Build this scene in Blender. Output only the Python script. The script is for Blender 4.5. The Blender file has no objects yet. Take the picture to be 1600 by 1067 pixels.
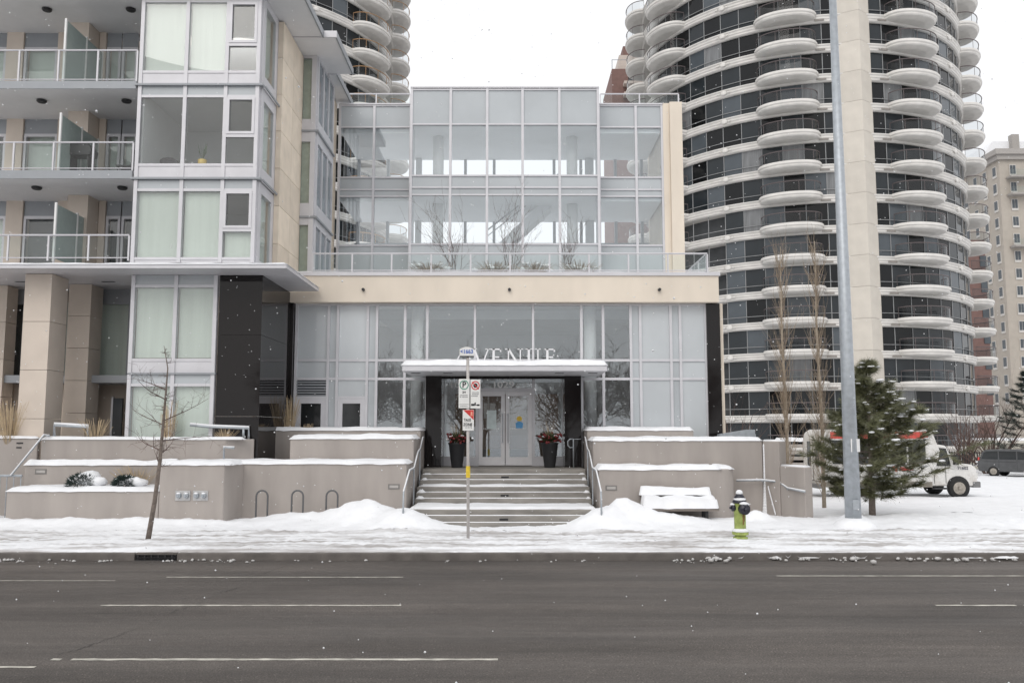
import bpy, math, random
from mathutils import Vector, Matrix, noise

# ------------------------------------------------------------------ camera, sky, sun, exposure
S = bpy.context.scene
COL = S.collection
R = math.radians
FPX, HC, PITCH = 1350.0, 2.7, R(5.86)
cam = bpy.data.cameras.new('camera'); cam.lens = FPX * 36 / 1600; cam.sensor_width = 36
cam.clip_start = 0.1; cam.clip_end = 2000
co = bpy.data.objects.new('camera', cam); COL.objects.link(co)
co.location = (0, 0, HC); co.rotation_euler = (R(90) + PITCH, 0, 0)
S.camera = co
w = bpy.data.worlds.new('World'); S.world = w; w.use_nodes = True
nt = w.node_tree; nt.nodes.clear()
wo = nt.nodes.new('ShaderNodeOutputWorld'); bg = nt.nodes.new('ShaderNodeBackground')
sky = nt.nodes.new('ShaderNodeTexSky'); sky.sky_type = 'NISHITA'; sky.sun_disc = False
sky.sun_elevation = R(38); sky.sun_rotation = R(200); sky.dust_density = 6; sky.air_density = 1
mx = nt.nodes.new('ShaderNodeMixRGB'); mx.inputs[0].default_value = 0.93      # thick even snow cloud
mx.inputs[2].default_value = (9.1, 9.15, 9.3, 1)
nt.links.new(sky.outputs[0], mx.inputs[1]); nt.links.new(mx.outputs[0], bg.inputs[0])
bg.inputs[1].default_value = 0.112; nt.links.new(bg.outputs[0], wo.inputs[0])
sl = bpy.data.lights.new('sun', 'SUN'); sl.energy = 0.9; sl.angle = R(40); sl.color = (1, .97, .93)
so = bpy.data.objects.new('sun', sl); COL.objects.link(so); so.rotation_euler = (R(48), 0, R(-20))
S.view_settings.view_transform = 'Standard'; S.view_settings.look = 'None'
S.view_settings.exposure = 0.1; S.view_settings.gamma = 1
S.cycles.transparent_max_bounces = 32; S.cycles.max_bounces = 8; S.cycles.use_denoising = True
S.cycles.caustics_reflective = False; S.cycles.caustics_refractive = False

# ------------------------------------------------------------------ measuring helpers (photo position + real depth -> metres)
cp, sp = math.cos(PITCH), math.sin(PITCH)
def Zp(py, Y):
    v = (533.5 - py) / FPX
    return HC + Y * (sp + v * cp) / (cp - v * sp)
def Xp(px, py, Y):
    v = (533.5 - py) / FPX
    return (px - 800) / FPX * Y / (cp - v * sp)

# ------------------------------------------------------------------ materials
MATS = {}
def mat(name, col, rough=.7, var=.12, scale=6, bump=0.0, bscale=40, metal=0, spec=.5, stretch=(1, 1, 1), objvar=0):
    if name in MATS: return MATS[name]
    m = bpy.data.materials.new(name); m.use_nodes = True
    n = m.node_tree; b = n.nodes['Principled BSDF']
    b.inputs['Roughness'].default_value = rough; b.inputs['Metallic'].default_value = metal
    b.inputs['Specular IOR Level'].default_value = spec
    tc = n.nodes.new('ShaderNodeTexCoord'); mp = n.nodes.new('ShaderNodeMapping')
    mp.inputs['Scale'].default_value = stretch
    n.links.new(tc.outputs['Object'], mp.inputs[0])
    nz = n.nodes.new('ShaderNodeTexNoise'); nz.inputs['Scale'].default_value = scale; nz.inputs['Detail'].default_value = 6
    n.links.new(mp.outputs[0], nz.inputs[0])
    r = n.nodes.new('ShaderNodeMapRange'); r.inputs['From Min'].default_value = .25; r.inputs['From Max'].default_value = .75
    r.inputs['To Min'].default_value = 1 - var; r.inputs['To Max'].default_value = 1 + var
    n.links.new(nz.outputs[0], r.inputs[0])
    src = r.outputs[0]
    if objvar:
        oi = n.nodes.new('ShaderNodeObjectInfo'); r2 = n.nodes.new('ShaderNodeMapRange')
        r2.inputs['To Min'].default_value = 1 - objvar; r2.inputs['To Max'].default_value = 1 + objvar
        n.links.new(oi.outputs['Random'], r2.inputs[0])
        mm = n.nodes.new('ShaderNodeMath'); mm.operation = 'MULTIPLY'
        n.links.new(r.outputs[0], mm.inputs[0]); n.links.new(r2.outputs[0], mm.inputs[1]); src = mm.outputs[0]
    mxn = n.nodes.new('ShaderNodeVectorMath'); mxn.operation = 'SCALE'
    mxn.inputs[0].default_value = col[:3]
    n.links.new(src, mxn.inputs['Scale']); n.links.new(mxn.outputs[0], b.inputs['Base Color'])
    if bump:
        bn = n.nodes.new('ShaderNodeTexNoise'); bn.inputs['Scale'].default_value = bscale; bn.inputs['Detail'].default_value = 4
        n.links.new(mp.outputs[0], bn.inputs[0])
        bp = n.nodes.new('ShaderNodeBump'); bp.inputs['Strength'].default_value = bump; bp.inputs['Distance'].default_value = .02
        n.links.new(bn.outputs[0], bp.inputs['Height']); n.links.new(bp.outputs[0], b.inputs['Normal'])
    MATS[name] = m; return m
def glass(name, tint, ior=1.6, rough=.01, refl=(1, 1, 1)):
    m = bpy.data.materials.new(name); m.use_nodes = True; n = m.node_tree; n.nodes.clear()
    o = n.nodes.new('ShaderNodeOutputMaterial'); mi = n.nodes.new('ShaderNodeMixShader')
    t = n.nodes.new('ShaderNodeBsdfTransparent'); t.inputs[0].default_value = (*tint, 1)
    g = n.nodes.new('ShaderNodeBsdfGlossy'); g.inputs['Roughness'].default_value = rough; g.inputs[0].default_value = (*refl, 1)
    f = n.nodes.new('ShaderNodeFresnel')           # same pane reflection from both sides of the sheet
    ge = n.nodes.new('ShaderNodeNewGeometry'); mr = n.nodes.new('ShaderNodeMapRange'); mr.inputs['To Min'].default_value = ior; mr.inputs['To Max'].default_value = 1 / ior
    n.links.new(ge.outputs['Backfacing'], mr.inputs[0]); n.links.new(mr.outputs[0], f.inputs[0])
    n.links.new(f.outputs[0], mi.inputs[0]); n.links.new(t.outputs[0], mi.inputs[1]); n.links.new(g.outputs[0], mi.inputs[2])
    n.links.new(mi.outputs[0], o.inputs[0]); MATS[name] = m; return m
def two_tone(name, ca, cb, scale, lo, hi, rough=.8, stretch=(1, 1, 1), bump=.3, bscale=30, fine=.1):
    """two materials of one surface in patches (snow / wet concrete, asphalt / worn asphalt)"""
    m = bpy.data.materials.new(name); m.use_nodes = True; n = m.node_tree; b = n.nodes['Principled BSDF']
    b.inputs['Roughness'].default_value = rough
    tc = n.nodes.new('ShaderNodeTexCoord'); mp = n.nodes.new('ShaderNodeMapping'); mp.inputs['Scale'].default_value = stretch
    n.links.new(tc.outputs['Object'], mp.inputs[0])
    nz = n.nodes.new('ShaderNodeTexNoise'); nz.inputs['Scale'].default_value = scale; nz.inputs['Detail'].default_value = 7
    n.links.new(mp.outputs[0], nz.inputs[0])
    r = n.nodes.new('ShaderNodeMapRange'); r.inputs['From Min'].default_value = lo; r.inputs['From Max'].default_value = hi
    n.links.new(nz.outputs[0], r.inputs[0])
    x = n.nodes.new('ShaderNodeMixRGB'); x.inputs[1].default_value = (*ca, 1); x.inputs[2].default_value = (*cb, 1)
    n.links.new(r.outputs[0], x.inputs[0])
    f = n.nodes.new('ShaderNodeTexNoise'); f.inputs['Scale'].default_value = bscale; f.inputs['Detail'].default_value = 5
    n.links.new(tc.outputs['Object'], f.inputs[0])
    r3 = n.nodes.new('ShaderNodeMapRange'); r3.inputs['From Min'].default_value = .3; r3.inputs['From Max'].default_value = .7
    r3.inputs['To Min'].default_value = 1 - fine; r3.inputs['To Max'].default_value = 1 + fine
    n.links.new(f.outputs[0], r3.inputs[0])
    v = n.nodes.new('ShaderNodeVectorMath'); v.operation = 'SCALE'
    n.links.new(x.outputs[0], v.inputs[0]); n.links.new(r3.outputs[0], v.inputs['Scale']); n.links.new(v.outputs[0], b.inputs['Base Color'])
    bp = n.nodes.new('ShaderNodeBump'); bp.inputs['Strength'].default_value = bump; bp.inputs['Distance'].default_value = .02
    n.links.new(f.outputs[0], bp.inputs['Height']); n.links.new(bp.outputs[0], b.inputs['Normal'])
    MATS[name] = m; return m

M_SNOW = mat('snow', (.81, .82, .84), .75, .06, 2.5, .7, 7, spec=.3)
def asphalt():
    m = bpy.data.materials.new('asphalt'); m.use_nodes = True; n = m.node_tree; b = n.nodes['Principled BSDF']; L = n.links.new
    tc = n.nodes.new('ShaderNodeTexCoord')
    def nz(scale, stretch, lo, hi, a, c, det=6):
        mp = n.nodes.new('ShaderNodeMapping'); mp.inputs['Scale'].default_value = stretch; L(tc.outputs['Object'], mp.inputs[0])
        t = n.nodes.new('ShaderNodeTexNoise'); t.inputs['Scale'].default_value = scale; t.inputs['Detail'].default_value = det; t.inputs['Roughness'].default_value = .65; L(mp.outputs[0], t.inputs[0])
        r = n.nodes.new('ShaderNodeMapRange'); r.inputs['From Min'].default_value = lo; r.inputs['From Max'].default_value = hi; r.inputs['To Min'].default_value = a; r.inputs['To Max'].default_value = c
        L(t.outputs[0], r.inputs[0]); return r.outputs[0]
    def mul(p, q):
        k = n.nodes.new('ShaderNodeMath'); k.operation = 'MULTIPLY'; L(p, k.inputs[0]); L(q, k.inputs[1]); return k.outputs[0]
    tracks = nz(1.0, (.05, .9, 1), .35, .65, .74, 1.28, 3); patch = nz(.5, (.4, 1, 1), .3, .7, .72, 1.2); grain = nz(45, (1, 1, 1), .33, .67, .45, 1.6, 3); mid = nz(9, (.5, 1, 1), .3, .7, .86, 1.14)
    vo = n.nodes.new('ShaderNodeTexVoronoi'); vo.inputs['Scale'].default_value = 16; L(tc.outputs['Object'], vo.inputs[0])       # pale aggregate
    r = n.nodes.new('ShaderNodeMapRange'); r.inputs['From Min'].default_value = .12; r.inputs['From Max'].default_value = .2; r.inputs['To Min'].default_value = 1.9; r.inputs['To Max'].default_value = 1; L(vo.outputs['Distance'], r.inputs[0])
    f = mul(mul(mul(tracks, patch), mul(grain, mid)), r.outputs[0])
    v = n.nodes.new('ShaderNodeVectorMath'); v.operation = 'SCALE'; v.inputs[0].default_value = (.084, .073, .065); L(f, v.inputs['Scale']); L(v.outputs[0], b.inputs['Base Color'])
    rr = nz(.7, (.12, 1, 1), .35, .65, .45, .85); L(rr, b.inputs['Roughness'])
    bp = n.nodes.new('ShaderNodeBump'); bp.inputs['Strength'].default_value = .5; bp.inputs['Distance'].default_value = .01; L(grain, bp.inputs['Height']); L(bp.outputs[0], b.inputs['Normal'])
    MATS['asphalt'] = m; return m
M_ASPH = asphalt()
M_WALK = two_tone('walk_snow', (.82, .83, .85), (.40, .38, .37), 1.5, .44, .66, .7, (.3, 2.2, 1), .6, 9, .07)
M_KERB = mat('kerb_concrete', (.135, .122, .112), .8, .3, 3, .3, 30)
M_CONC = mat('warm_concrete', (.37, .335, .31), .85, .13, 1.3, .2, 60, stretch=(1.4, 1.4, .35), objvar=.03)
M_STEP = mat('step_concrete', (.25, .235, .215), .8, .32, 2.5, .3, 25, stretch=(.6, 1, 2))
M_BEIGE = mat('beige_stucco', (.74, .66, .56), .85, .08, 1.2, .15, 80, stretch=(1, 1, .4))
M_STONE = mat('limestone', (.74, .645, .53), .8, .1, 2, .1, 60, objvar=.07)
M_TAN = mat('tan_panel', (.63, .55, .475), .75, .06, 2, .08, 60, objvar=.06)
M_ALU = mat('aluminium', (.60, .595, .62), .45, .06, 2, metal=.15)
M_ALUD = mat('aluminium_dark', (.30, .315, .335), .45, .05, 3, metal=.2)  # darker grey aluminium for ledges, edges and louvres
M_SPAN = mat('spandrel_glass', (.46, .49, .51), .12, .07, .7, spec=.6, objvar=.05)
M_FROST = mat('frosted_sky_glass', (.53, .56, .58), .08, .08, .5, spec=.7, objvar=.06)  # opaque; sky reflection and the blind behind are put into the pale colour
M_SOFF = mat('soffit', (.72, .72, .73), .8, .04, 2)
M_WHITE = mat('white_paint', (.78, .78, .77), .6, .04, 3)
M_GRAN = mat('black_granite', (.014, .012, .012), .04, .4, 60, spec=.28)
M_BLIND = mat('blind_fabric', (.65, .70, .645), .9, .06, 1.2, stretch=(6, 1, .3), objvar=.05)
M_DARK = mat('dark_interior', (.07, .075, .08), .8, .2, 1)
M_ROOM = mat('room_wall', (.60, .61, .62), .9, .05, 1)
M_STEEL = mat('galvanised_steel', (.40, .43, .46), .45, .15, 8, .05, 30, metal=.5)
M_BLACK = mat('black_metal', (.02, .02, .022), .5, .2, 8)
M_BARK = mat('bark', (.17, .14, .12), .9, .4, 14, .5, 40)
M_BARKL = mat('pale_bark', (.37, .315, .25), .9, .25, 14, .3, 40)
M_TWIG = mat('twig', (.10, .065, .055), .9, .3, 10)
M_NEED = mat('needles', (.135, .14, .07), .6, .4, 2.5)
M_SPRUCE = mat('spruce_needles', (.022, .035, .028), .7, .4, 2)
M_STRAW = mat('straw', (.47, .365, .235), .8, .3, 6)
M_PREC = mat('precast', (.66, .64, .61), .75, .14, .8, .05, 20)
M_PIER = mat('pier_panel', (.58, .54, .48), .8, .07, 1, .05, 20, objvar=.05)
M_TGL = [mat('tower_glass_a', (.008, .009, .010), .04, .3, .6, spec=.3), mat('tower_glass_b', (.022, .027, .031), .05, .3, .6, spec=.35),
         mat('tower_glass_c', (.075, .088, .10), .08, .2, .6, spec=.4), mat('tower_glass_d', (.17, .175, .18), .1, .3, 1.5, spec=.5, stretch=(4, 4, .3))]
G_WIN = glass('window_glass', (.955, .97, .965), 1.6)
G_CLEAR = glass('lobby_glass', (.955, .975, .98), 2.1, refl=(.93, .97, 1))
G_RAIL = glass('railing_glass', (.93, .955, .95), 1.35)
G_TRAIL = glass('tower_rail_glass', (.78, .80, .81), 1.3)

# ------------------------------------------------------------------ mesh helpers
class MB:
    def __init__(s): s.v = []; s.f = []
    def add(s, vs, fs):
        k = len(s.v); s.v += [tuple(p) for p in vs]; s.f += [tuple(i + k for i in f) for f in fs]; return s
    def box(s, x0, x1, y0, y1, z0, z1):
        return s.add([(x0, y0, z0), (x1, y0, z0), (x1, y1, z0), (x0, y1, z0), (x0, y0, z1), (x1, y0, z1), (x1, y1, z1), (x0, y1, z1)],
                     [(3, 2, 1, 0), (4, 5, 6, 7), (0, 1, 5, 4), (1, 2, 6, 5), (2, 3, 7, 6), (3, 0, 4, 7)])
    def prism(s, poly, a, b, axis='z'):
        n = len(poly)
        def P(u, t): return {'z': (u[0], u[1], t), 'y': (u[0], t, u[1]), 'x': (t, u[0], u[1])}[axis]
        return s.add([P(u, a) for u in poly] + [P(u, b) for u in poly],
                     [tuple(range(n))[::-1], tuple(range(n, 2 * n))] + [(i, (i + 1) % n, n + (i + 1) % n, n + i) for i in range(n)])
    def tube(s, pts, rad, n=6):
        pts = [Vector(p) for p in pts]
        if not hasattr(rad, '__len__'): rad = [rad] * len(pts)
        k = len(s.v); a = None
        for i, p in enumerate(pts):
            d = (pts[min(i + 1, len(pts) - 1)] - pts[max(i - 1, 0)]).normalized()
            if a is None: a = d.orthogonal().normalized()
            a = (a - d * a.dot(d))
            a = a.normalized() if a.length > 1e-5 else d.orthogonal().normalized()
            b = d.cross(a)
            for j in range(n):
                t = 2 * math.pi * j / n
                s.v.append(tuple(p + (a * math.cos(t) + b * math.sin(t)) * rad[i]))
        for i in range(len(pts) - 1):
            for j in range(n):
                s.f.append((k + i * n + j, k + i * n + (j + 1) % n, k + (i + 1) * n + (j + 1) % n, k + (i + 1) * n + j))
        s.f.append(tuple(k + j for j in range(n))[::-1]); m = k + (len(pts) - 1) * n
        s.f.append(tuple(m + j for j in range(n))); return s
    def lathe(s, prof, n=16, c=(0, 0, 0)):
        k = len(s.v)
        for r, z in prof:
            for j in range(n):
                t = 2 * math.pi * j / n; s.v.append((c[0] + r * math.cos(t), c[1] + r * math.sin(t), c[2] + z))
        for i in range(len(prof) - 1):
            for j in range(n):
                s.f.append((k + i * n + j, k + i * n + (j + 1) % n, k + (i + 1) * n + (j + 1) % n, k + (i + 1) * n + j))
        s.f.append(tuple(k + j for j in range(n))[::-1]); m = k + (len(prof) - 1) * n
        s.f.append(tuple(m + j for j in range(n))); return s
    def ball(s, c, rx, ry=None, rz=None, n=8, m=5):
        ry = ry or rx; rz = rz or rx; k = len(s.v)
        for i in range(m + 1):
            a = -math.pi / 2 + math.pi * i / m
            for j in range(n):
                t = 2 * math.pi * j / n
                s.v.append((c[0] + rx * math.cos(a) * math.cos(t), c[1] + ry * math.cos(a) * math.sin(t), c[2] + rz * math.sin(a)))
        for i in range(m):
            for j in range(n): s.f.append((k + i * n + j, k + i * n + (j + 1) % n, k + (i + 1) * n + (j + 1) % n, k + (i + 1) * n + j))
        return s
    def mesh(s, name, m, smooth=False):
        me = bpy.data.meshes.new(name); me.from_pydata(s.v, [], s.f); me.materials.append(m)
        if smooth: me.polygons.foreach_set('use_smooth', [True] * len(me.polygons))
        me.update(); return me
def wl(o):
    l = Vector((0, 0, 0))
    while o: l += o.location; o = o.parent
    return l
def link(name, me, parent=None, loc=None, rz=0):
    o = bpy.data.objects.new(name, me); COL.objects.link(o)
    if parent:
        o.parent = parent
    o.location = loc if loc is not None else (-wl(parent) if parent else (0, 0, 0))
    o.rotation_euler.z = rz; return o
def obj(name, mb, m, parent=None, smooth=False, bevel=0, **k):
    o = link(name, mb.mesh(name, m, smooth), parent, **k)
    if bevel:
        b = o.modifiers.new('bevel', 'BEVEL'); b.width = bevel; b.segments = 2; b.limit_method = 'ANGLE'
    return o
def box(name, m, parent, x0, x1, y0, y1, z0, z1, bevel=0):
    return obj(name, MB().box(min(x0, x1), max(x0, x1), min(y0, y1), max(y0, y1), min(z0, z1), max(z0, z1)), m, parent, bevel=bevel)
def tag(o, label, cat, group=None, kind=None):
    o['label'] = label
    if cat: o['category'] = cat
    if group: o['group'] = group
    if kind: o['kind'] = kind
    return o
def thing(name, label, cat, loc=(0, 0, 0), group=None):
    o = bpy.data.objects.new(name, None); COL.objects.link(o); o.location = loc; o.empty_display_size = .2
    return tag(o, label, cat, group)
def struct(o): o['kind'] = 'structure'; return o
def copy_tree(o, parent=None):
    c = o.copy(); COL.objects.link(c)
    if parent: c.parent = parent
    for ch in list(o.children): copy_tree(ch, c)
    return c
def snowcap(name, parent, x0, x1, y0, y1, z, th=.1, seed=0, step=.12, over=.03, lump=.5):
    """a soft, uneven layer of snow lying on a flat top"""
    x0 -= over; x1 += over; y0 -= over; y1 += over * .3
    nx = max(3, min(140, int((x1 - x0) / step))); ny = max(4, min(24, int((y1 - y0) / step)))
    mb = MB()
    for j in range(ny + 1):
        for i in range(nx + 1):
            x = x0 + (x1 - x0) * i / nx; y = y0 + (y1 - y0) * j / ny
            e = min(min(i, nx - i) * (x1 - x0) / nx, min(j, ny - j) * (y1 - y0) / ny)
            q = min(1, e / .07); q = math.sqrt(max(0, 1 - (1 - q) ** 2))
            h = th * (1 + lump * noise.noise((x * 1.3 + seed, y * 1.3, seed)) + .25 * lump * noise.noise((x * 5, y * 5, seed)))
            if e == 0:
                zz = z - .012 - .03 * max(0, noise.noise((x * 3, y * 3, seed + 7)))
            else: zz = z + h * (.35 + .65 * q)
            mb.v.append((x, y, zz))
    for j in range(ny):
        for i in range(nx):
            a = j * (nx + 1) + i; mb.f.append((a, a + 1, a + nx + 2, a + nx + 1))
    mb.box(x0 + .04, x1 - .04, y0 + .04, y1 - .04, z - .01, z + .02)
    return obj(name, mb, M_SNOW, parent, smooth=True)
def text_mesh(txt, size, m, ext=.004, spacing=1.0):
    c = bpy.data.curves.new('lettering', 'FONT'); c.body = txt; c.size = size; c.extrude = ext
    c.align_x = 'CENTER'; c.align_y = 'CENTER'; c.offset = size * .014; c.space_character = spacing; c.resolution_u = 3
    o = bpy.data.objects.new('t', c); COL.objects.link(o)
    dg = bpy.context.evaluated_depsgraph_get(); dg.update()
    me = bpy.data.meshes.new_from_object(o.evaluated_get(dg)); bpy.data.objects.remove(o)
    me.materials.clear(); me.materials.append(m)
    me.transform(Matrix.Rotation(R(90), 4, 'X')); return me
def lettering(txt, size, m, parent, x, y, z, sx=1, name='lettering'):
    o = link(name, text_mesh(txt, size, m), parent); o.location = Vector((x, y, z)) - wl(parent); o.scale.x = sx; return o

# ------------------------------------------------------------------ ground, road, pavement
YC = 18.4
def sheet(name, m, x0, x1, y0, y1, z):
    return struct(obj(name, MB().add([(x0, y0, z), (x1, y0, z), (x1, y1, z), (x0, y1, z)], [(0, 1, 2, 3)]), m))
g = sheet('ground', M_SNOW, -500, 500, YC + .1, 900, -.75); g['label'] = 'snow covered ground reaching back between the buildings'
g2 = sheet('ground_opposite', M_SNOW, -500, 500, -400, -3.2, .1)
road = sheet('road', M_ASPH, -500, 500, -3.2, YC + .2, 0)
def marking(px0, px1, py, wd, seed):
    Y = (HC) / math.tan(math.atan((py - 533.5) / FPX) - PITCH)
    x0, x1 = Xp(px0, py, Y), Xp(px1, py, Y); mb = MB(); rng = random.Random(seed)
    n = max(2, int((x1 - x0) / .12)); up, lo = [], []
    for i in range(n + 1):
        x = x0 + (x1 - x0) * i / n; up.append((x, Y + wd / 2 - rng.random() * wd * .22, .004)); lo.append((x, Y - wd / 2 + rng.random() * wd * .22, .004))
    k = 0
    for i in range(n):
        if rng.random() < .012: continue
        mb.add([lo[i], lo[i + 1], up[i + 1], up[i]], [(0, 1, 2, 3)])
    obj('lane_marking', mb, mat('road_paint', (.46, .44, .39), .7, .45, 5), road)
marking(80, 778, 1030, .10, 1); marking(157, 627, 945.5, .10, 2); marking(260, 630, 901.5, .08, 3)
marking(1213, 1700, 899.5, .09, 4); marking(1462, 1800, 945.5, .10, 5); marking(-60, 55, 1042, .09, 6); marking(-20, 180, 907, .05, 7)
ck = MB(); rng = random.Random(5)                                 # the crack that wanders over the lanes
pts = [(52, 1040), (95, 1022), (150, 1005), (215, 982), (265, 958), (300, 946), (345, 925), (372, 918), (395, 903), (450, 882)]
prev = None
for (a, b) in pts:
    Y = HC / math.tan(math.atan((b - 533.5) / FPX) - PITCH); p = Vector((Xp(a, b, Y), Y, .003))
    if prev is not None:
        for i in range(6):
            q0 = prev.lerp(p, i / 6); q1 = prev.lerp(p, (i + 1) / 6); j0 = rng.uniform(-.03, .03)
            ck.add([q0 + Vector((j0, -.02, 0)), q1 + Vector((j0, -.02, 0)), q1 + Vector((j0, .02, 0)), q0 + Vector((j0, .02, 0))], [(0, 1, 2, 3)])
    prev = p
obj('crack', ck, mat('crack_tar', (.02, .02, .02), .6), road)
kerb = struct(obj('kerb', MB().box(-120, Xp(210, 868, YC), YC, YC + .18, -.05, .15).box(Xp(276, 868, YC), 120, YC, YC + .18, -.05, .15), M_KERB, bevel=.02))

def mound(x, y):
    h = 0
    for (cx, cy, sx, sy, a) in ((-3.9, 23.6, .95, .6, .50), (-2.75, 22.75, .75, .55, .42), (-5.6, 23.7, 1.6, .4, .20), (2.95, 23.5, .62, .55, .60), (2.3, 22.8, .62, .5, .38),
                                (4.1, 23.4, .9, .45, .22), (6.6, 23.6, .35, .3, .28), (8.9, 22.9, .35, .3, .22), (-13, 23.0, 3, .35, .12), (-9, 23.0, 3, .3, .12), (11, 23.4, 4, 1.2, .14)):
        h += a * math.exp(-((x - cx) / sx) ** 2 - ((y - cy) / sy) ** 2)
    return h
def snow_z(x, y):
    t = max(0, min(1, (y - YC - .1) / .5)); t2 = max(0, min(1, (y - 22.0) / 1.0))
    h = .155 + .05 * t * (1 + .5 * noise.noise((x * 2.2, y * 2.2, 3))) + .06 * t2 * (1 + noise.noise((x * .9, y * .9, 1)))
    h += (.03 * noise.noise((x * 5, y * 5, 0)) + .02 * noise.noise((x * 12, y * 12, 4))) * t + mound(x, y) * (1 + .12 * noise.noise((x * 4, y * 4, 9)))
    if 20.2 < y < 21.9: h -= .03 * min(1, (y - 20.2) / .3, (21.9 - y) / .3)
    if x > 9: h += .10 * min(1, (x - 9) / 4) * min(1, max(0, (y - 22) / 4))
    if y > 26: h -= .019 * (min(y, 64) - 26)
    return h
def snow_grid(name, x0, x1, y0, y1, st, m, edge=False):
    mb = MB(); nx = int((x1 - x0) / st); ny = int((y1 - y0) / st)
    for j in range(ny + 1):
        for i in range(nx + 1):
            x = x0 + (x1 - x0) * i / nx; y = y0 + (y1 - y0) * j / ny
            z = snow_z(x, y)
            if edge and j < 2:                                   # ragged, slumped lip over the kerb
                y += (.10 * noise.noise((x * 1.7, 4, 0)) + .05 * noise.noise((x * 7, 5, 0)) + (-.09 if x > 4 else 0)) * (1 if j == 0 else .5)
                if j == 0: z = .125 if y > YC else .05
            mb.v.append((x, y, z))
    for j in range(ny):
        for i in range(nx):
            a = j * (nx + 1) + i; mb.f.append((a, a + 1, a + nx + 2, a + nx + 1))
    return struct(obj(name, mb, m, smooth=True))
sw = snow_grid('sidewalk', -18, 20, YC + .09, 22.0, .08, M_WALK, True)
sw['label'] = 'trodden snow covered pavement along the kerb'
snow_grid('snow_verge', -18, 20, 22.0, 25.2, .1, M_SNOW)
sf = snow_grid('snow_field', 6.8, 75, 25.2, 84, .6, M_SNOW)
rng = random.Random(11); kb = MB()                                  # ploughed crumbs of snow in the gutter
for i in range(2300):
    x = rng.uniform(-14, 15); d = rng.random() < (.75 if x > 3.0 else .5 if x < -5 else .12)
    if not d or (-8.1 < x < -7.1): continue
    if noise.noise((x * 1.1, 2, 0)) + .5 * noise.noise((x * 4, 7, 0)) < rng.uniform(-.2, .35): continue
    r = rng.uniform(.008, .05) * rng.random() ** .4 * (1.4 if x > 4 else 1)
    kb.ball((x, YC - abs(rng.gauss(0, .17)) + (.12 if x > 4 and rng.random() < .5 else -.02), (.01 if x < 4 else .03) + r * .4), r * rng.uniform(.8, 1.6), r, r * .7, 5, 3)
tag(obj('gutter_snow', kb, mat('dirty_snow', (.52, .51, .50), .8, .2, 9), smooth=True), 'crumbled dirty snow pushed along the gutter', 'snow', kind='stuff')

# storm drain in the kerb
d = thing('storm_drain', 'iron kerb inlet grate set in the kerb below the bare street tree', 'drain', (Xp(243, 868, YC), YC, 0))
xa, xb = Xp(211, 868, YC), Xp(275, 868, YC)
box('hood', M_KERB, d, xa, xb, YC + .03, YC + .18, .115, .152); box('recess', M_DARK, d, xa, xb, YC + .1, YC + .17, -.04, .115)
for i in range(4): box('grate_bar', M_BLACK, d, xa, xb, YC - .01 + .01 * i, YC + .06, .0 + .03 * i, .014 + .03 * i)
for i in range(6): box('grate_rib', M_BLACK, d, xa + (xb - xa) * (i + .3) / 6, xa + (xb - xa) * (i + .3) / 6 + .03, YC + .0, YC + .07, -.01, .112)

# ------------------------------------------------------------------ entrance building
YG, YF, YU, YS = 29.0, 28.6, 33.2, 34.0
ZPL = 1.5
B = thing('entrance_building', 'glass fronted lobby building with beige band, black stone portal and snowy terrace', 'building', (-.25, 29, 0))
zt, zb = Zp(475, YG), ZPL
xr = lambda px, py=560: Xp(px, py, YG)
# beige band and terrace deck
xf0, xf1 = Xp(440, 450, YF), Xp(1123, 450, YF)
zf0, zf1 = Zp(472, YF), Zp(431, YF)
box('fascia_band', M_BEIGE, B, xf0, xf1, YF, YF + .35, zf0, zf1)
box('coping', M_ALU, B, xf0 - .02, xf1 + .05, YF - .05, YF + .4, zf1, zf1 + .12)
box('terrace_deck', M_SOFF, B, xf0, xf1, YF + .35, YS + 4, zf0 + .25, zf1 - .05)
snowcap('terrace_snow', B, xf0, xf1, YF + .02, YU - .05, zf1 + .12, .07, 3, .25, .0)
for px in (568, 796, 1030): obj('spout', MB().tube([(Xp(px, 453, YF), YF - .12, Zp(453, YF)), (Xp(px, 453, YF), YF + .05, Zp(453, YF))], .05, 10), M_BLACK, B)
# right edge pier and beige return
box('granite_pier', M_GRAN, B, xr(1104), xr(1125), YG - .12, YG + .5, .1, zf0)
box('side_wall', M_BEIGE, B, xr(1125) + .003, xr(1131), YG, YG + 9, .1, Zp(474, YG))
box('side_return', M_BEIGE, B, xf1 - .3, xf1 - .003, YF + .36, YG + 9, zf0 + .02, zf1 - .06)
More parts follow.
